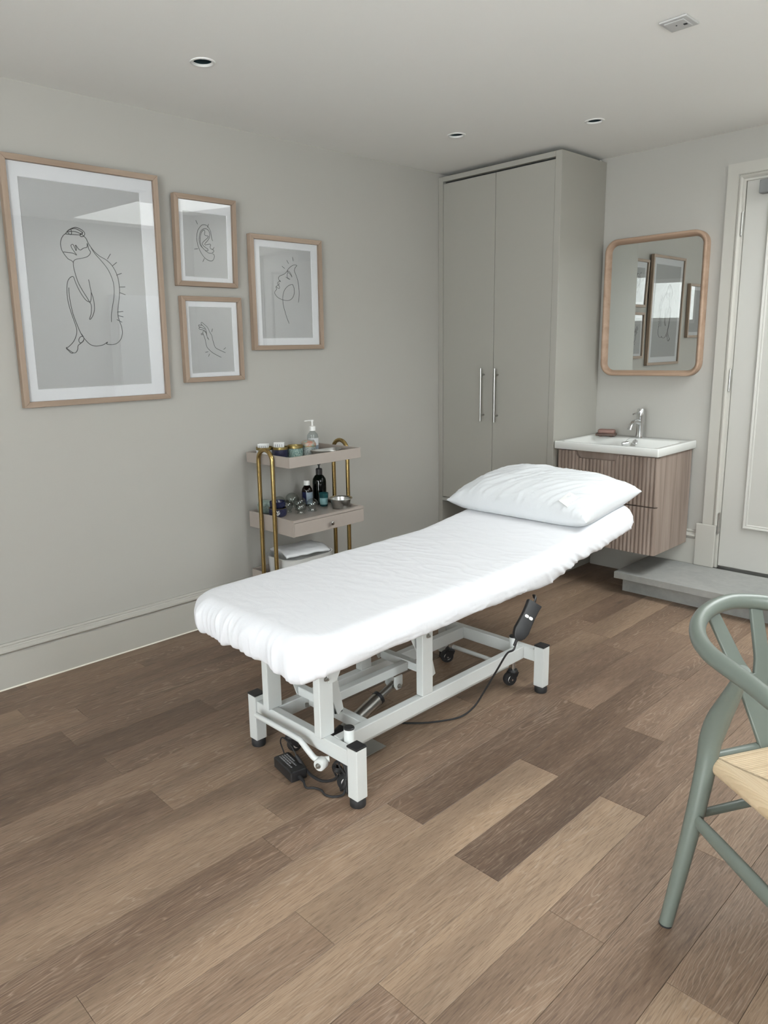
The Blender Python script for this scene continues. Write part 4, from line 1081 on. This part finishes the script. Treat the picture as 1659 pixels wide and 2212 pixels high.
# ---- mains adapter on the floor with its cables
pa = empty('power_adapter', (1.327, -2.775, 0), 'black mains adapter lying on the floor under the couch foot end', 'adapter')
ex = Vector((.985, -.17, 0)).normalized(); ey = Vector((-ex.y, ex.x, 0)); pc0 = Vector((1.326, -2.776, .0185))
def abox():
    rr = []
    for ins, z in ((.003, -.018), (0, -.015), (0, .0155), (.003, .0185)):
        rr.append([pc0+ex*p[0]+ey*p[1]+Vector((0, 0, z)) for p in rrect(.060-ins, .0285-ins, .005, 4)])
    return MB().rings(rr, True, True)
build(abox(), 'body', 'black_plastic', pa, smooth=40)
# raised moulded rating text, unreadable in the photo: rows of small marks
mk = MB()
for r_ in range(4):
    t = -.048
    while t < .0+.03*(r_ % 2):
        w_ = rnd.uniform(.004, .013); mk.obox(pc0+ex*(t+w_/2)+ey*(.014-.0085*r_)+Vector((0, 0, .0188)), ex, ey, (0, 0, 1), w_, .0042, .0007); t += w_+.003
build(mk, 'rating_text', 'pencil_grey', pa, smooth=0)
build(MB().cyl(pc0+ex*.060+Vector((0, 0, -.004)), pc0+ex*.088+Vector((0, 0, -.006)), .0065, .0045, n=12), 'strain_relief', 'black_rubber', pa)
c1 = catmull([pc0+ex*.086+Vector((0, 0, -.006)), (1.435, -2.800, .006), (1.452, -2.782, .0042), (1.478, -2.775, .0042), (1.503, -2.782, .0042), (1.530, -2.770, .0042), (1.548, -2.745, .012), (1.540, -2.733, .05)], 8)
build(MB().tube(c1, .0036, 8), 'mains_lead', 'black_rubber', pa)
c2 = catmull([pc0-ex*.058+ey*.012, (1.250, -2.742, .026), (1.238, -2.745, .06), (1.262, -2.752, .088), (1.300, -2.752, .078), (1.335, -2.752, .048)], 8)
build(MB().tube(c2, .0022, 8), 'output_lead', 'black_rubber', pa)
build(MB().cyl((1.330, -2.753, .052), (1.372, -2.752, .022), .0062, .0062, n=12), 'plug_connector', 'black_rubber', pa)
c3 = catmull([(1.372, -2.752, .022), (1.405, -2.752, .012), (1.450, -2.748, .012), (1.490, -2.738, .028), (1.515, -2.735, .052)], 8)
build(MB().tube(c3, .0048, 8), 'mains_lead', 'black_rubber', pa)
for k, (dz, rx_, ph) in enumerate(((.0, 1.0, 0.), (.004, .88, .5), (-.004, .95, 1.1), (.006, .8, 1.7))):
    lp = [(1.522+.030*rx_*math.cos(a+ph)*.9+.004*k, -2.735+.010*math.sin(2*a)+.003*k, .056+.046*rx_*math.sin(a)+dz) for a in np.linspace(0, 2*math.pi, 22)[:-1]]
    build(MB().tube(catmull(lp, 3, True), .0036, 8, closed=True), 'coiled_lead', 'black_rubber', pa)
build(MB().lathe([(.012, -.008), (.015, -.004), (.015, .004), (.012, .008)], (1.513, -2.737, .075), 14, axis=(0, .2, 1)), 'cable_tie', 'black_rubber', pa)

# ================================================================== TROLLEY
tr = empty('side_trolley', (.22, -1.76, 0), 'taupe two-shelf trolley with brass hairpin uprights by the wall', 'trolley')
TX0, TX1, TY0, TY1 = .046, .386, -1.990, -1.530
def tray(z0, z1, floor_z, nm):
    t = .010
    o = [(TX0, TY0), (TX1, TY0), (TX1, TY1), (TX0, TY1)]; i = [(TX0+t, TY0+t), (TX1-t, TY0+t), (TX1-t, TY1-t), (TX0+t, TY1-t)]
    return MB().rings([[(p[0], p[1], z0) for p in o], [(p[0], p[1], z1) for p in o], [(p[0], p[1], z1) for p in i], [(p[0], p[1], floor_z) for p in i]], True, True)
TOPZ, MIDZ, LOWZ = .806, .534, .205
build(tray(.796, .847, TOPZ, 't'), 'tray', 'taupe_lacquer', tr, smooth=0, bevel=.0015)
build(tray(.468, .549, MIDZ, 'm'), 'drawer_box', 'taupe_lacquer', tr, smooth=0, bevel=.0015)
build(MB().box(TX1+.0002, TX1+.0135, TY0, TY1, .5362, .549).box(TX1+.0002, TX1+.0135, TY0, TY0+.0045, .468, .536), 'front_edge', 'taupe_lacquer', tr, smooth=0)
dr = build(MB().box(TX1+.0004, TX1+.0135, TY0+.007, TY1, .4685, .5338), 'drawer', 'taupe_lacquer', tr, smooth=0, bevel=.0012)
kb = Vector((TX1+.0137, -1.760, .5015))
build(MB().lathe([(0, 0), (.006, 0), (.005, .006), (.0085, .010), (.0115, .016), (.0105, .021), (.006, .024), (0, .024)], kb, 10, axis=(1, 0, 0)), 'knob', 'chrome', dr, smooth=0, label='faceted glassy knob')
build(tray(.190, .247, LOWZ, 'l'), 'tray', 'taupe_lacquer', tr, smooth=0, bevel=.0015)
for y in (TY0-.0125, TY1+.0125):
    hw = .054; xc_ = .218; zt = .872
    pts = [(xc_-hw, y, .028)]+[(xc_-hw, y, z) for z in (.3, .6, zt-hw)]
    pts += [(xc_-hw*math.cos(a), y, zt-hw+hw*math.sin(a)) for a in np.linspace(0, math.pi, 15)[1:-1]]
    pts += [(xc_+hw, y, z) for z in (zt-hw, .6, .3)]+[(xc_+hw, y, .028)]
    build(MB().tube(pts, .0105, 14), 'upright', 'brass', tr, smooth=50, label='brass hairpin upright')
    for x in (xc_-hw, xc_+hw):
        build(MB().lathe([(0, .001), (.012, .001), (.013, .004), (.013, .024), (.0115, .0275), (0, .0275)], (x, y, 0), 16), 'foot', 'black_rubber', tr)

def tin(name, x, y, z, r, h, mat, label, rim=True, rimh=.014, open_=True, cat='tin', group='decorated tins on the trolley', sink=.012):
    t = empty(name, (x, y, z), label, cat, group)
    hb = h-(rimh if rim else 0)
    build(MB().lathe([(0, .0004), (r*.78, .0004), (r*.9, .004), (r*.985, h*.25), (r, h*.45), (r*.985, hb), (r*.93, hb), (r*.93, hb-sink), (0, hb-sink)], (x, y, z), 32), 'body', mat, t)
    if rim: build(MB().lathe([(r*1.0, hb+.0003), (r*1.03, hb+.002), (r*1.03, h-.001), (r*.99, h), (r*.965, h-.001), (r*.955, hb+.0006)], (x, y, z), 36), 'rim', 'tin_brass', t, label='brass coloured rim')
    return t
# top tray
tin('open_tin', .098, -1.915, TOPZ, .041, .062, 'paper_white', 'white open tin with brass rim behind the brass upright, on top tray')
tin('open_tin', .166, -1.868, TOPZ, .037, .064, 'tin_navy', 'navy open tin holding striped sachets on the top tray')
tin('open_tin', .182, -1.789, TOPZ, .0395, .064, 'tin_teal', 'teal marbled open tin with brass rim on the top tray')
jt = tin('lidded_jar', .185, -1.704, TOPZ, .0375, .052, 'tin_marble', 'grey marbled jar with a domed floral lid on the top tray', rim=False, cat='jar')
build(MB().lathe([(.0380, .0522), (.0392, .054), (.0395, .060), (.037, .070), (.028, .078), (.014, .0815), (0, .082)], (.185, -1.704, TOPZ), 32), 'lid', 'lid_coral', jt, label='domed coral and turquoise lid')
build(MB().lathe([(.0385, .0505), (.0398, .051), (.0398, .0533), (.0385, .0538)], (.185, -1.704, TOPZ), 32), 'rim', 'tin_brass', jt)
def packets(x, y, z, n, w, h, ang, mat, name, label, cat):
    r_ = empty(name, (x, y, z), label, cat)
    for k in range(n):
        a = ang+rnd.uniform(-.08, .08); d = Vector((math.cos(a), math.sin(a), 0)); nrm = Vector((-d.y, d.x, 0)); up = (Vector((0, 0, 1))+nrm*rnd.uniform(-.15, .15)+d*rnd.uniform(-.1, .1)).normalized()
        nrm = d.cross(up).normalized()
        c = Vector((x, y, z))+nrm*(k-(n-1)/2)*.0052+up*h/2+d*rnd.uniform(-.004, .004)
        pk = build(MB().obox(c, d, nrm, up, w, .0032, h), 'sachet', mat, r_, smooth=0)
        m = MB()
        for i in range(4): m.obox(c+up*(h*.18)+d*(w*(-.33+.22*i))-nrm*0, d, nrm, up, .0035, .0038, h*.3)
        build(m, 'stripe', 'pencil_grey', pk, smooth=0)
    return r_
packets(.090, -1.917, TOPZ+.037, 5, .046, .040, .75, 'packet_white', 'sachet_bundle', 'white packets stacked inside the white tin', 'sachets')
packets(.158, -1.872, TOPZ+.039, 4, .050, .046, .75, 'packet_white', 'sachet_bundle', 'striped white sachets standing inside the navy tin', 'sachets')
# pump sanitiser
sx_, sy_ = .135, -1.632
sb = empty('pump_bottle', (sx_, sy_, TOPZ), 'clear plastic pump bottle with white pump on the top tray', 'bottle')
def lathe_b(prof, c, n=32): return MB().lathe(prof, c, n)
build(lathe_b([(0, .0005), (.027, .0005), (.0295, .004), (.0295, .088), (.027, .100), (.018, .110), (.013, .114), (.013, .120), (0, .120)], (sx_, sy_, TOPZ)), 'bottle', 'clear_plastic', sb)
def arc_label(c, r, z0, z1, a0, a1, n=14):
    v = []
    for k in range(n+1):
        a = a0+(a1-a0)*k/n
        for z in (z0, z1):
            for rr in (r, r+.0005): v.append((c[0]+rr*math.cos(a), c[1]+rr*math.sin(a), z))
    f = []
    for k in range(n):
        a, b = k*4, (k+1)*4
        f += [(a+1, b+1, b+3, a+3), (a, a+2, b+2, b), (a, b, b+1, a+1), (a+2, a+3, b+3, b+2)]
    return MB().add(v, f)
la, lb_ = math.radians(-95), math.radians(35)
lbl = build(arc_label((sx_, sy_), .0298, TOPZ+.014, TOPZ+.083, la, lb_), 'label', 'paper_white', sb, smooth=60)
build(arc_label((sx_, sy_), .0304, TOPZ+.026, TOPZ+.046, la+.05, lb_-.05), 'text_block', 'label_blue', lbl, smooth=60)
am = math.radians(-35)
build(MB().lathe([(.0042, 0), (.0055, 0), (.0055, .0008), (.0042, .0008)], (sx_+.0302*math.cos(am), sy_+.0302*math.sin(am), TOPZ+.070), 16, axis=(math.cos(am), math.sin(am), 0)), 'logo_ring', 'ink', lbl)
m = MB()
for k, dv in enumerate((-.22, 0, .22)):
    a = am+dv; m.obox((sx_+.0303*math.cos(a), sy_+.0303*math.sin(a), TOPZ+.057), (-math.sin(a), math.cos(a), 0), (math.cos(a), math.sin(a), 0), (0, 0, 1), .0042, .0006, .004)
build(m, 'lettering', 'ink', lbl, smooth=0)
build(lathe_b([(.013, .1195), (.0165, .120), (.0165, .140), (.0145, .143), (.006, .144), (.0045, .146), (.0045, .166), (.0075, .167), (.0075, .175), (0, .176)], (sx_, sy_, TOPZ), 24), 'pump', 'white_plastic', sb)
build(MB().tube([(sx_+.004, sy_+.004, TOPZ+.1715), (sx_-.012, sy_-.014, TOPZ+.1715), (sx_-.026, sy_-.030, TOPZ+.1695)], [.0038, .0033, .0022], 10), 'nozzle', 'white_plastic', sb)
# kidney dish
kd = MB(); krs = []
def kidney(s, z):
    out = []
    for k in range(40):
        a = 2*math.pi*k/40; rr = 1-.18*math.cos(a)*0; x = .052*s*math.cos(a); y = .092*s*math.sin(a)
        x += .018*s*(1-(math.sin(a))**2*1.6)
        out.append((.268+x, -1.655+y, z))
    return out
build(MB().rings([kidney(.80, TOPZ+.0005), kidney(.86, TOPZ+.006), kidney(.97, TOPZ+.034), kidney(1.0, TOPZ+.035), kidney(.99, TOPZ+.0365), kidney(.95, TOPZ+.035), kidney(.84, TOPZ+.008), kidney(.75, TOPZ+.004)], True, True), 'kidney_dish', 'brushed_steel', base=(.268, -1.655, TOPZ), label='shallow stainless steel kidney dish on the top tray', cat='dish', smooth=50)

# middle shelf
j2 = tin('lidded_tin', .093, -1.925, MIDZ, .037, .036, 'tin_pale', 'pale green floral tin with domed lid on the middle shelf', rim=False)
build(MB().lathe([(.0375, .0362), (.0385, .038), (.0385, .046), (.035, .056), (.024, .064), (0, .067)], (.093, -1.925, MIDZ), 32), 'lid', 'tin_pale', j2)
t2 = tin('lidded_tin', .205, -1.930, MIDZ, .044, .045, 'tin_navy', 'navy floral tin with its lid upturned on top, on the middle shelf', rim=True, rimh=.003)
build(MB().lathe([(.012, .0455), (.034, .047), (.039, .056), (.0405, .074), (.039, .0755), (.037, .074), (.035, .058), (.03, .051), (0, .049)], (.205, -1.930, MIDZ), 32), 'lid', 'navy_lid', t2)
# white painted sprig on the navy tin
fm = MB(); fa = math.radians(-38)
for dv, h0, h1 in ((-.16, .012, .026), (0, .010, .034), (.16, .014, .028), (-.1, .024, .036), (.1, .026, .037)):
    a = fa+dv; rr = .0446
    fm.tube([(.205+rr*math.cos(fa+dv*.3), -1.930+rr*math.sin(fa+dv*.3), MIDZ+h0), (.205+rr*math.cos(a), -1.930+rr*math.sin(a), MIDZ+(h0+h1)/2), (.205+rr*math.cos(a+dv*.3), -1.930+rr*math.sin(a+dv*.3), MIDZ+h1)], [.0008, .0026, .0008], 6, flat=(1, 1))
build(fm, 'painted_sprig', 'packet_white', t2)

def cup_glass(x, y, z, r, tilt, yaw, label):
    """round cupping glass: thick-lipped opening, lying mouth down or on its side"""
    ax = Vector((math.sin(tilt)*math.cos(yaw), math.sin(tilt)*math.sin(yaw), math.cos(tilt)))
    prof = []
    a1 = math.radians(142)
    for k in range(15):
        a = a1*k/14; prof.append((r*math.sin(a), r*math.cos(a)))
    rm = r*math.sin(a1); hm = r*math.cos(a1)
    prof += [(rm+.0015, hm-.006), (rm+.0045, hm-.009), (rm+.0035, hm-.0115), (rm-.001, hm-.010)]
    t_ = .0022
    for k in range(15):
        a = a1*(14-k)/14; prof.append(((r-t_)*math.sin(a), (r-t_)*math.cos(a)))
    o = build(MB().lathe(prof, (x, y, z), 30, axis=ax), 'cupping_glass', 'clear_glass', base=(x, y, z-r), label=label, cat='cup', group='glass cupping cups on the middle shelf')
    return o
gz = MIDZ+.0025
for x, y, r, tl, yw, lb in ((.096, -1.752, .036, .0, 0, 'large clear cupping glass at the back near the brown bottle'),
                            (.098, -1.838, .033, .0, 0, 'clear cupping glass at the back behind the navy tin'),
                            (.178, -1.850, .030, .0, 0, 'clear cupping glass directly right of the navy tin'),
                            (.180, -1.772, .033, .0, 0, 'clear cupping glass in the middle of the shelf'),
                            (.252, -1.822, .028, .0, 0, 'clear cupping glass at the front edge of the group'),
                            (.250, -1.745, .030, .0, 0, 'clear cupping glass nearest the teal candle glass')):
    hgt = r*math.cos(math.radians(142))-.0115
    cup_glass(x, y, gz-hgt, r, tl, yw, lb)
# brown medicine bottle
bb = empty('medicine_bottle', (.118, -1.668, MIDZ), 'brown glass medicine bottle with white cap on the middle shelf', 'bottle')
build(lathe_b([(0, .0005), (.026, .0005), (.0285, .004), (.0285, .078), (.026, .090), (.017, .104), (.0135, .108), (.0135, .116), (0, .116)], (.118, -1.668, MIDZ)), 'bottle', 'brown_glass', bb)
build(lathe_b([(.0125, .1085), (.0165, .109), (.0165, .132), (.0155, .134), (0, .134)], (.118, -1.668, MIDZ), 24), 'cap', 'white_plastic', bb, label='white screw cap')
l2 = build(arc_label((.118, -1.668), .0288, MIDZ+.012, MIDZ+.074, math.radians(-48), math.radians(40)), 'label', 'label_blue', bb, smooth=60)
build(arc_label((.118, -1.668), .0288, MIDZ+.012, MIDZ+.076, math.radians(-130), math.radians(-49)), 'label', 'navy_lid', bb, smooth=60)
# green pump bottle
gb = empty('pump_bottle', (.130, -1.592, MIDZ), 'dark green glass pump bottle with black pump on the middle shelf', 'bottle')
build(lathe_b([(0, .0005), (.033, .0005), (.0365, .005), (.0365, .118), (.034, .134), (.024, .150), (.015, .157), (.0145, .163), (0, .163)], (.130, -1.592, MIDZ)), 'bottle', 'green_glass', gb)
build(lathe_b([(0, .003), (.033, .003), (.0345, .006), (.0345, .100), (0, .100)], (.130, -1.592, MIDZ)), 'liquid', 'teal_glass', gb)
build(lathe_b([(.0145, .1575), (.0175, .158), (.0175, .186), (.015, .189), (.006, .190), (.0045, .192), (.0045, .208), (.0095, .209), (.0095, .220), (0, .221)], (.130, -1.592, MIDZ), 24), 'pump', 'black_plastic', gb)
build(MB().tube([(.130, -1.592, MIDZ+.215), (.150, -1.612, MIDZ+.216), (.164, -1.626, MIDZ+.2125)], [.004, .0035, .0025], 10), 'nozzle', 'black_plastic', gb)
# teal candle glass
tc_ = empty('candle_glass', (.196, -1.622, MIDZ), 'dark teal candle glass with pale label on the middle shelf', 'candle')
build(lathe_b([(0, .0005), (.018, .0005), (.0205, .004), (.024, .040), (.0255, .070), (.0240, .070), (.0225, .045), (0, .045)], (.196, -1.622, MIDZ)), 'glass', 'teal_glass', tc_)
build(arc_label((.196, -1.622), .0246, MIDZ+.012, MIDZ+.046, math.radians(-95), math.radians(15)), 'label', 'teal_label', tc_, smooth=60)
# steel bowl
build(lathe_b([(0, .0005), (.040, .0005), (.0445, .004), (.053, .046), (.060, .049), (.0625, .0505), (.062, .052), (.055, .0505), (.0515, .047), (.043, .006), (0, .005)], (.292, -1.590, MIDZ), 40), 'steel_bowl', 'brushed_steel', base=(.292, -1.590, MIDZ), label='round stainless steel bowl on the middle shelf', cat='bowl')
# low tray: white tub with folded tissue
tb = empty('storage_tub', (.205, -1.80, LOWZ), 'rounded white plastic tub on the bottom tray', 'tub')
def oval(hx, hy, z, r=.075): return [(.205+p[0], -1.800+p[1], z) for p in rrect(hx, hy, r, 8)]
build(MB().rings([oval(.10, .135, LOWZ+.0005), oval(.112, .148, LOWZ+.01), oval(.118, .156, LOWZ+.118), oval(.120, .158, LOWZ+.120), oval(.114, .152, LOWZ+.120), oval(.106, .142, LOWZ+.02), oval(.09, .12, LOWZ+.014)], True, True), 'body', 'white_plastic', tb, smooth=50)
tis = []
for i, (ins, z, an) in enumerate(((0, .085, .05), (.004, .112, .0), (.0, .114, .0), (.0, .117, .02))): pass
def tissue():
    m = MB(); n = 18; v = []
    for i in range(n+1):
        for j in range(n+1):
            a, b = -1+2*i/n, -1+2*j/n
            x = .205+.095*a+.02*b; y = -1.80+.125*b-.02*a
            z = LOWZ+.150+.008*fbm(a*1.7, b*1.9, 3.)-.012*max(abs(a), abs(b))**4+.010*(1-abs(a))
            v.append((x, y, z))
    f = [(i*(n+1)+j, (i+1)*(n+1)+j, (i+1)*(n+1)+j+1, i*(n+1)+j+1) for i in range(n) for j in range(n)]
    return m.add(v, f)
tz = build(tissue(), 'folded_tissue', 'paper_white', base=(.205, -1.80, LOWZ+.121), label='folded white paper tissue lying over the storage tub', cat='tissue', smooth=0)
for p in tz.data.polygons: p.use_smooth = True
_s2 = tz.modifiers.new('thick', 'SOLIDIFY'); _s2.thickness = .014; _s2.offset = -1

# ================================================================== CHAIR (seat corner, bent rear leg, steam-bent hoop)
CA = Vector((2.575, -2.310, 0)); FW = Vector((.890, -.456, 0)); LT = Vector((.456, .890, 0))
def W(f, l, z): return CA+FW*f+LT*l+Vector((0, 0, z))
ch = empty('armchair', tuple(W(.2, 0, 0)), 'sage green wooden armchair with woven paper cord seat', 'chair')
def cp(mb, nm, mat='sage_paint', **k): return build(mb, nm, mat, ch, smooth=k.pop('smooth', 50), **k)
for s in (-1, 1):
    pts = catmull([W(.004, s*.275, .001), W(.003, s*.240, .15), W(.000, s*.206, .30), W(-.004, s*.187, .39), W(-.004, s*.181, .445), W(.012, s*.180, .505), W(.046, s*.188, .570), W(.086, s*.203, .640), W(.098, s*.208, .668)], 5)
    n = len(pts); rs = []
    for i in range(n):
        t = i/(n-1); z = pts[i].z
        rs.append(.0150+.0075*min(1, z/.40) if z < .41 else (.0225+.0030*math.sin(min(1, (z-.41)/.09)*math.pi*.5) if z < .50 else .0255-.0120*min(1, (z-.50)/.15)))
    lg = cp(MB().tube(pts, rs, 18), 'rear_leg')
    build(MB().cyl(W(.004, s*.2752, .0003), W(.004, s*.275, .004), .0152, n=18), 'glide', 'black_rubber', lg)
    fp = [W(.405, s*.262, .001), W(.400, s*.256, .15), W(.396, s*.250, .30), W(.392, s*.245, .435)]
    lf = cp(MB().tube(fp, [.0140, .0185, .0205, .0180], 18), 'front_leg')
    build(MB().cyl(W(.405, s*.262, .0003), W(.405, s*.262, .004), .0142, n=18), 'glide', 'black_rubber', lf)
    # flat side stretcher
    a, b = W(.000, s*.216, .265), W(.398, s*.252, .235)
    cp(MB().tube([a, a.lerp(b, .25), a.lerp(b, .5), a.lerp(b, .75), b], [.0165, .0195, .0205, .0195, .0165], 14, flat=(1.0, .52)), 'side_stretcher')
cp(MB().tube([W(-.002, -.216, .268), W(-.002, 0, .268), W(-.002, .216, .268)], [.0095, .0115, .0095], 14), 'stretcher')
cp(MB().tube([W(.398, -.25, .30), W(.398, 0, .30), W(.398, .25, .30)], [.0095, .0115, .0095], 14), 'stretcher')
# hoop
hp = []
for f_, l_, z_ in ((.300, -.262, .655), (.235, -.258, .660), (.160, -.245, .666)):
    hp.append((f_, l_, z_))
for a in np.linspace(-82, 82, 19):
    t = math.radians(float(a)); hp.append((.100-.262*math.cos(t), .235*math.sin(t), .705-.034*abs(math.sin(t))**1.5))
for f_, l_, z_ in ((.160, .245, .666), (.235, .258, .660), (.300, .262, .655)):
    hp.append((f_, l_, z_))
hpts = catmull([W(*p) for p in hp], 5)
n = len(hpts)
hr = [.0185-.004*max(0, abs(i/(n-1)-.5)*2-.75)*4*.6 for i in range(n)]
cp(MB().tube(hpts, hr, 18, flat=(1.05, .98)), 'arm_hoop')
# Y-shaped splat
def strip(pa, wa_, th, name):
    m = MB(); rings = []
    for (p, w_), i in zip(zip(pa, wa_), range(len(pa))):
        q = pa[min(i+1, len(pa)-1)]-pa[max(i-1, 0)]
        lat = LT; nr = q.cross(lat).normalized()
        rings.append([p-lat*w_/2-nr*th/2, p+lat*w_/2-nr*th/2, p+lat*w_/2+nr*th/2, p-lat*w_/2+nr*th/2])
    return m.rings(rings, True, True)
def spl(f, l, z): return W(f, l, z)
yv = MB()
cen = [(-.002, .400), (-.026, .445), (-.055, .495), (-.085, .545)]
# outline of the Y in (lateral, along) then swept over the curved centre line
def cl(t):   # t 0..1 from seat to hoop
    z = .395+.300*t; f = -.002-.155*t**1.05
    return f, z
rows = []
N = 22
def Yshape(t):
    if t < .50: hw = .036+.016*t/.50*1.0; return [(-hw, hw)]
    s_ = (t-.50)/.50; o = .052+.032*s_; i = .010*min(1, s_*4)+.040*s_**1.05
    return [(-o, -i), (i, o)]
th = .0105
for part in (0, 1, 2):
    m = MB(); rings = []
    ts = np.linspace(0, .52, 12) if part == 0 else np.linspace(.50, 1.0, 14)
    for t in ts:
        t = float(t); f_, z_ = cl(t)
        iv = [(-(.036+.016*min(t, .5)/.5), .036+.016*min(t, .5)/.5)] if part == 0 else Yshape(max(t, .5001))
        a, b = iv[0] if part < 2 else iv[1]
        nx_ = Vector((0, 0, 0))+FW*.88+Vector((0, 0, .47))
        rings.append([W(f_, a, z_)-nx_*th/2, W(f_, b, z_)-nx_*th/2, W(f_, b, z_)+nx_*th/2, W(f_, a, z_)+nx_*th/2])
    yv.rings(rings, True, True)
cp(yv, 'splat', smooth=30, bevel=.0025)
cp(MB().tube([W(-.014, -.178, .398), W(-.014, 0, .398), W(-.014, .178, .398)], [.011, .0125, .011], 12), 'seat_rail')
# woven seat: four wedges of cord, rolled over the rails
def seat():
    n = 44; v, uv, f = [], [], []
    def half(t): return .186+(.245-.186)*t
    for side in (0, 1):
        for i in range(n+1):
            for j in range(n+1):
                t = i/n; s_ = -1+2*j/n
                t2 = .5-.5*math.cos(math.pi*t); s2 = math.sin(s_*math.pi/2)
                ff = -.004+.416*t2; ll = s2*half(t2)
                ed = min(t2, 1-t2)*.416; el = (1-abs(s2))*half(t2); e = min(ed, el)
                r = .023
                roll = math.sqrt(max(0, 1-(1-min(1, e/r))**2))
                sag = -.034*min(1, max(0, e-.015)/.10)**.8
                cor = .010*(abs(s2)**3)*(1 if t2 < .5 else .4)*0
                front = .010*t2
                zc = .390+front
                z = zc+r*roll+sag if side == 0 else zc-r*roll*.9
                v.append(tuple(W(ff, ll, z)))
                uv.append((ff if el > ed else ll, e))
        o = side*(n+1)*(n+1)
        for i in range(n):
            for j in range(n):
                q = (o+i*(n+1)+j, o+(i+1)*(n+1)+j, o+(i+1)*(n+1)+j+1, o+i*(n+1)+j+1)
                f.append(q if side == 0 else q[::-1])
    return v, uv, f
v, uv, f = seat()
sm = MB().add(v, f)
so = build(sm, 'woven_seat', 'paper_cord', ch, smooth=0, label='natural woven paper cord seat')
for p in so.data.polygons: p.use_smooth = True
ul = so.data.uv_layers.new(name='UVMap')
for lp in so.data.loops: ul.data[lp.index].uv = uv[lp.vertex_index]

# ------------------------------------------------------------------ tidy
for o in bpy.data.objects:
    if 'wloc' in o: del o['wloc']
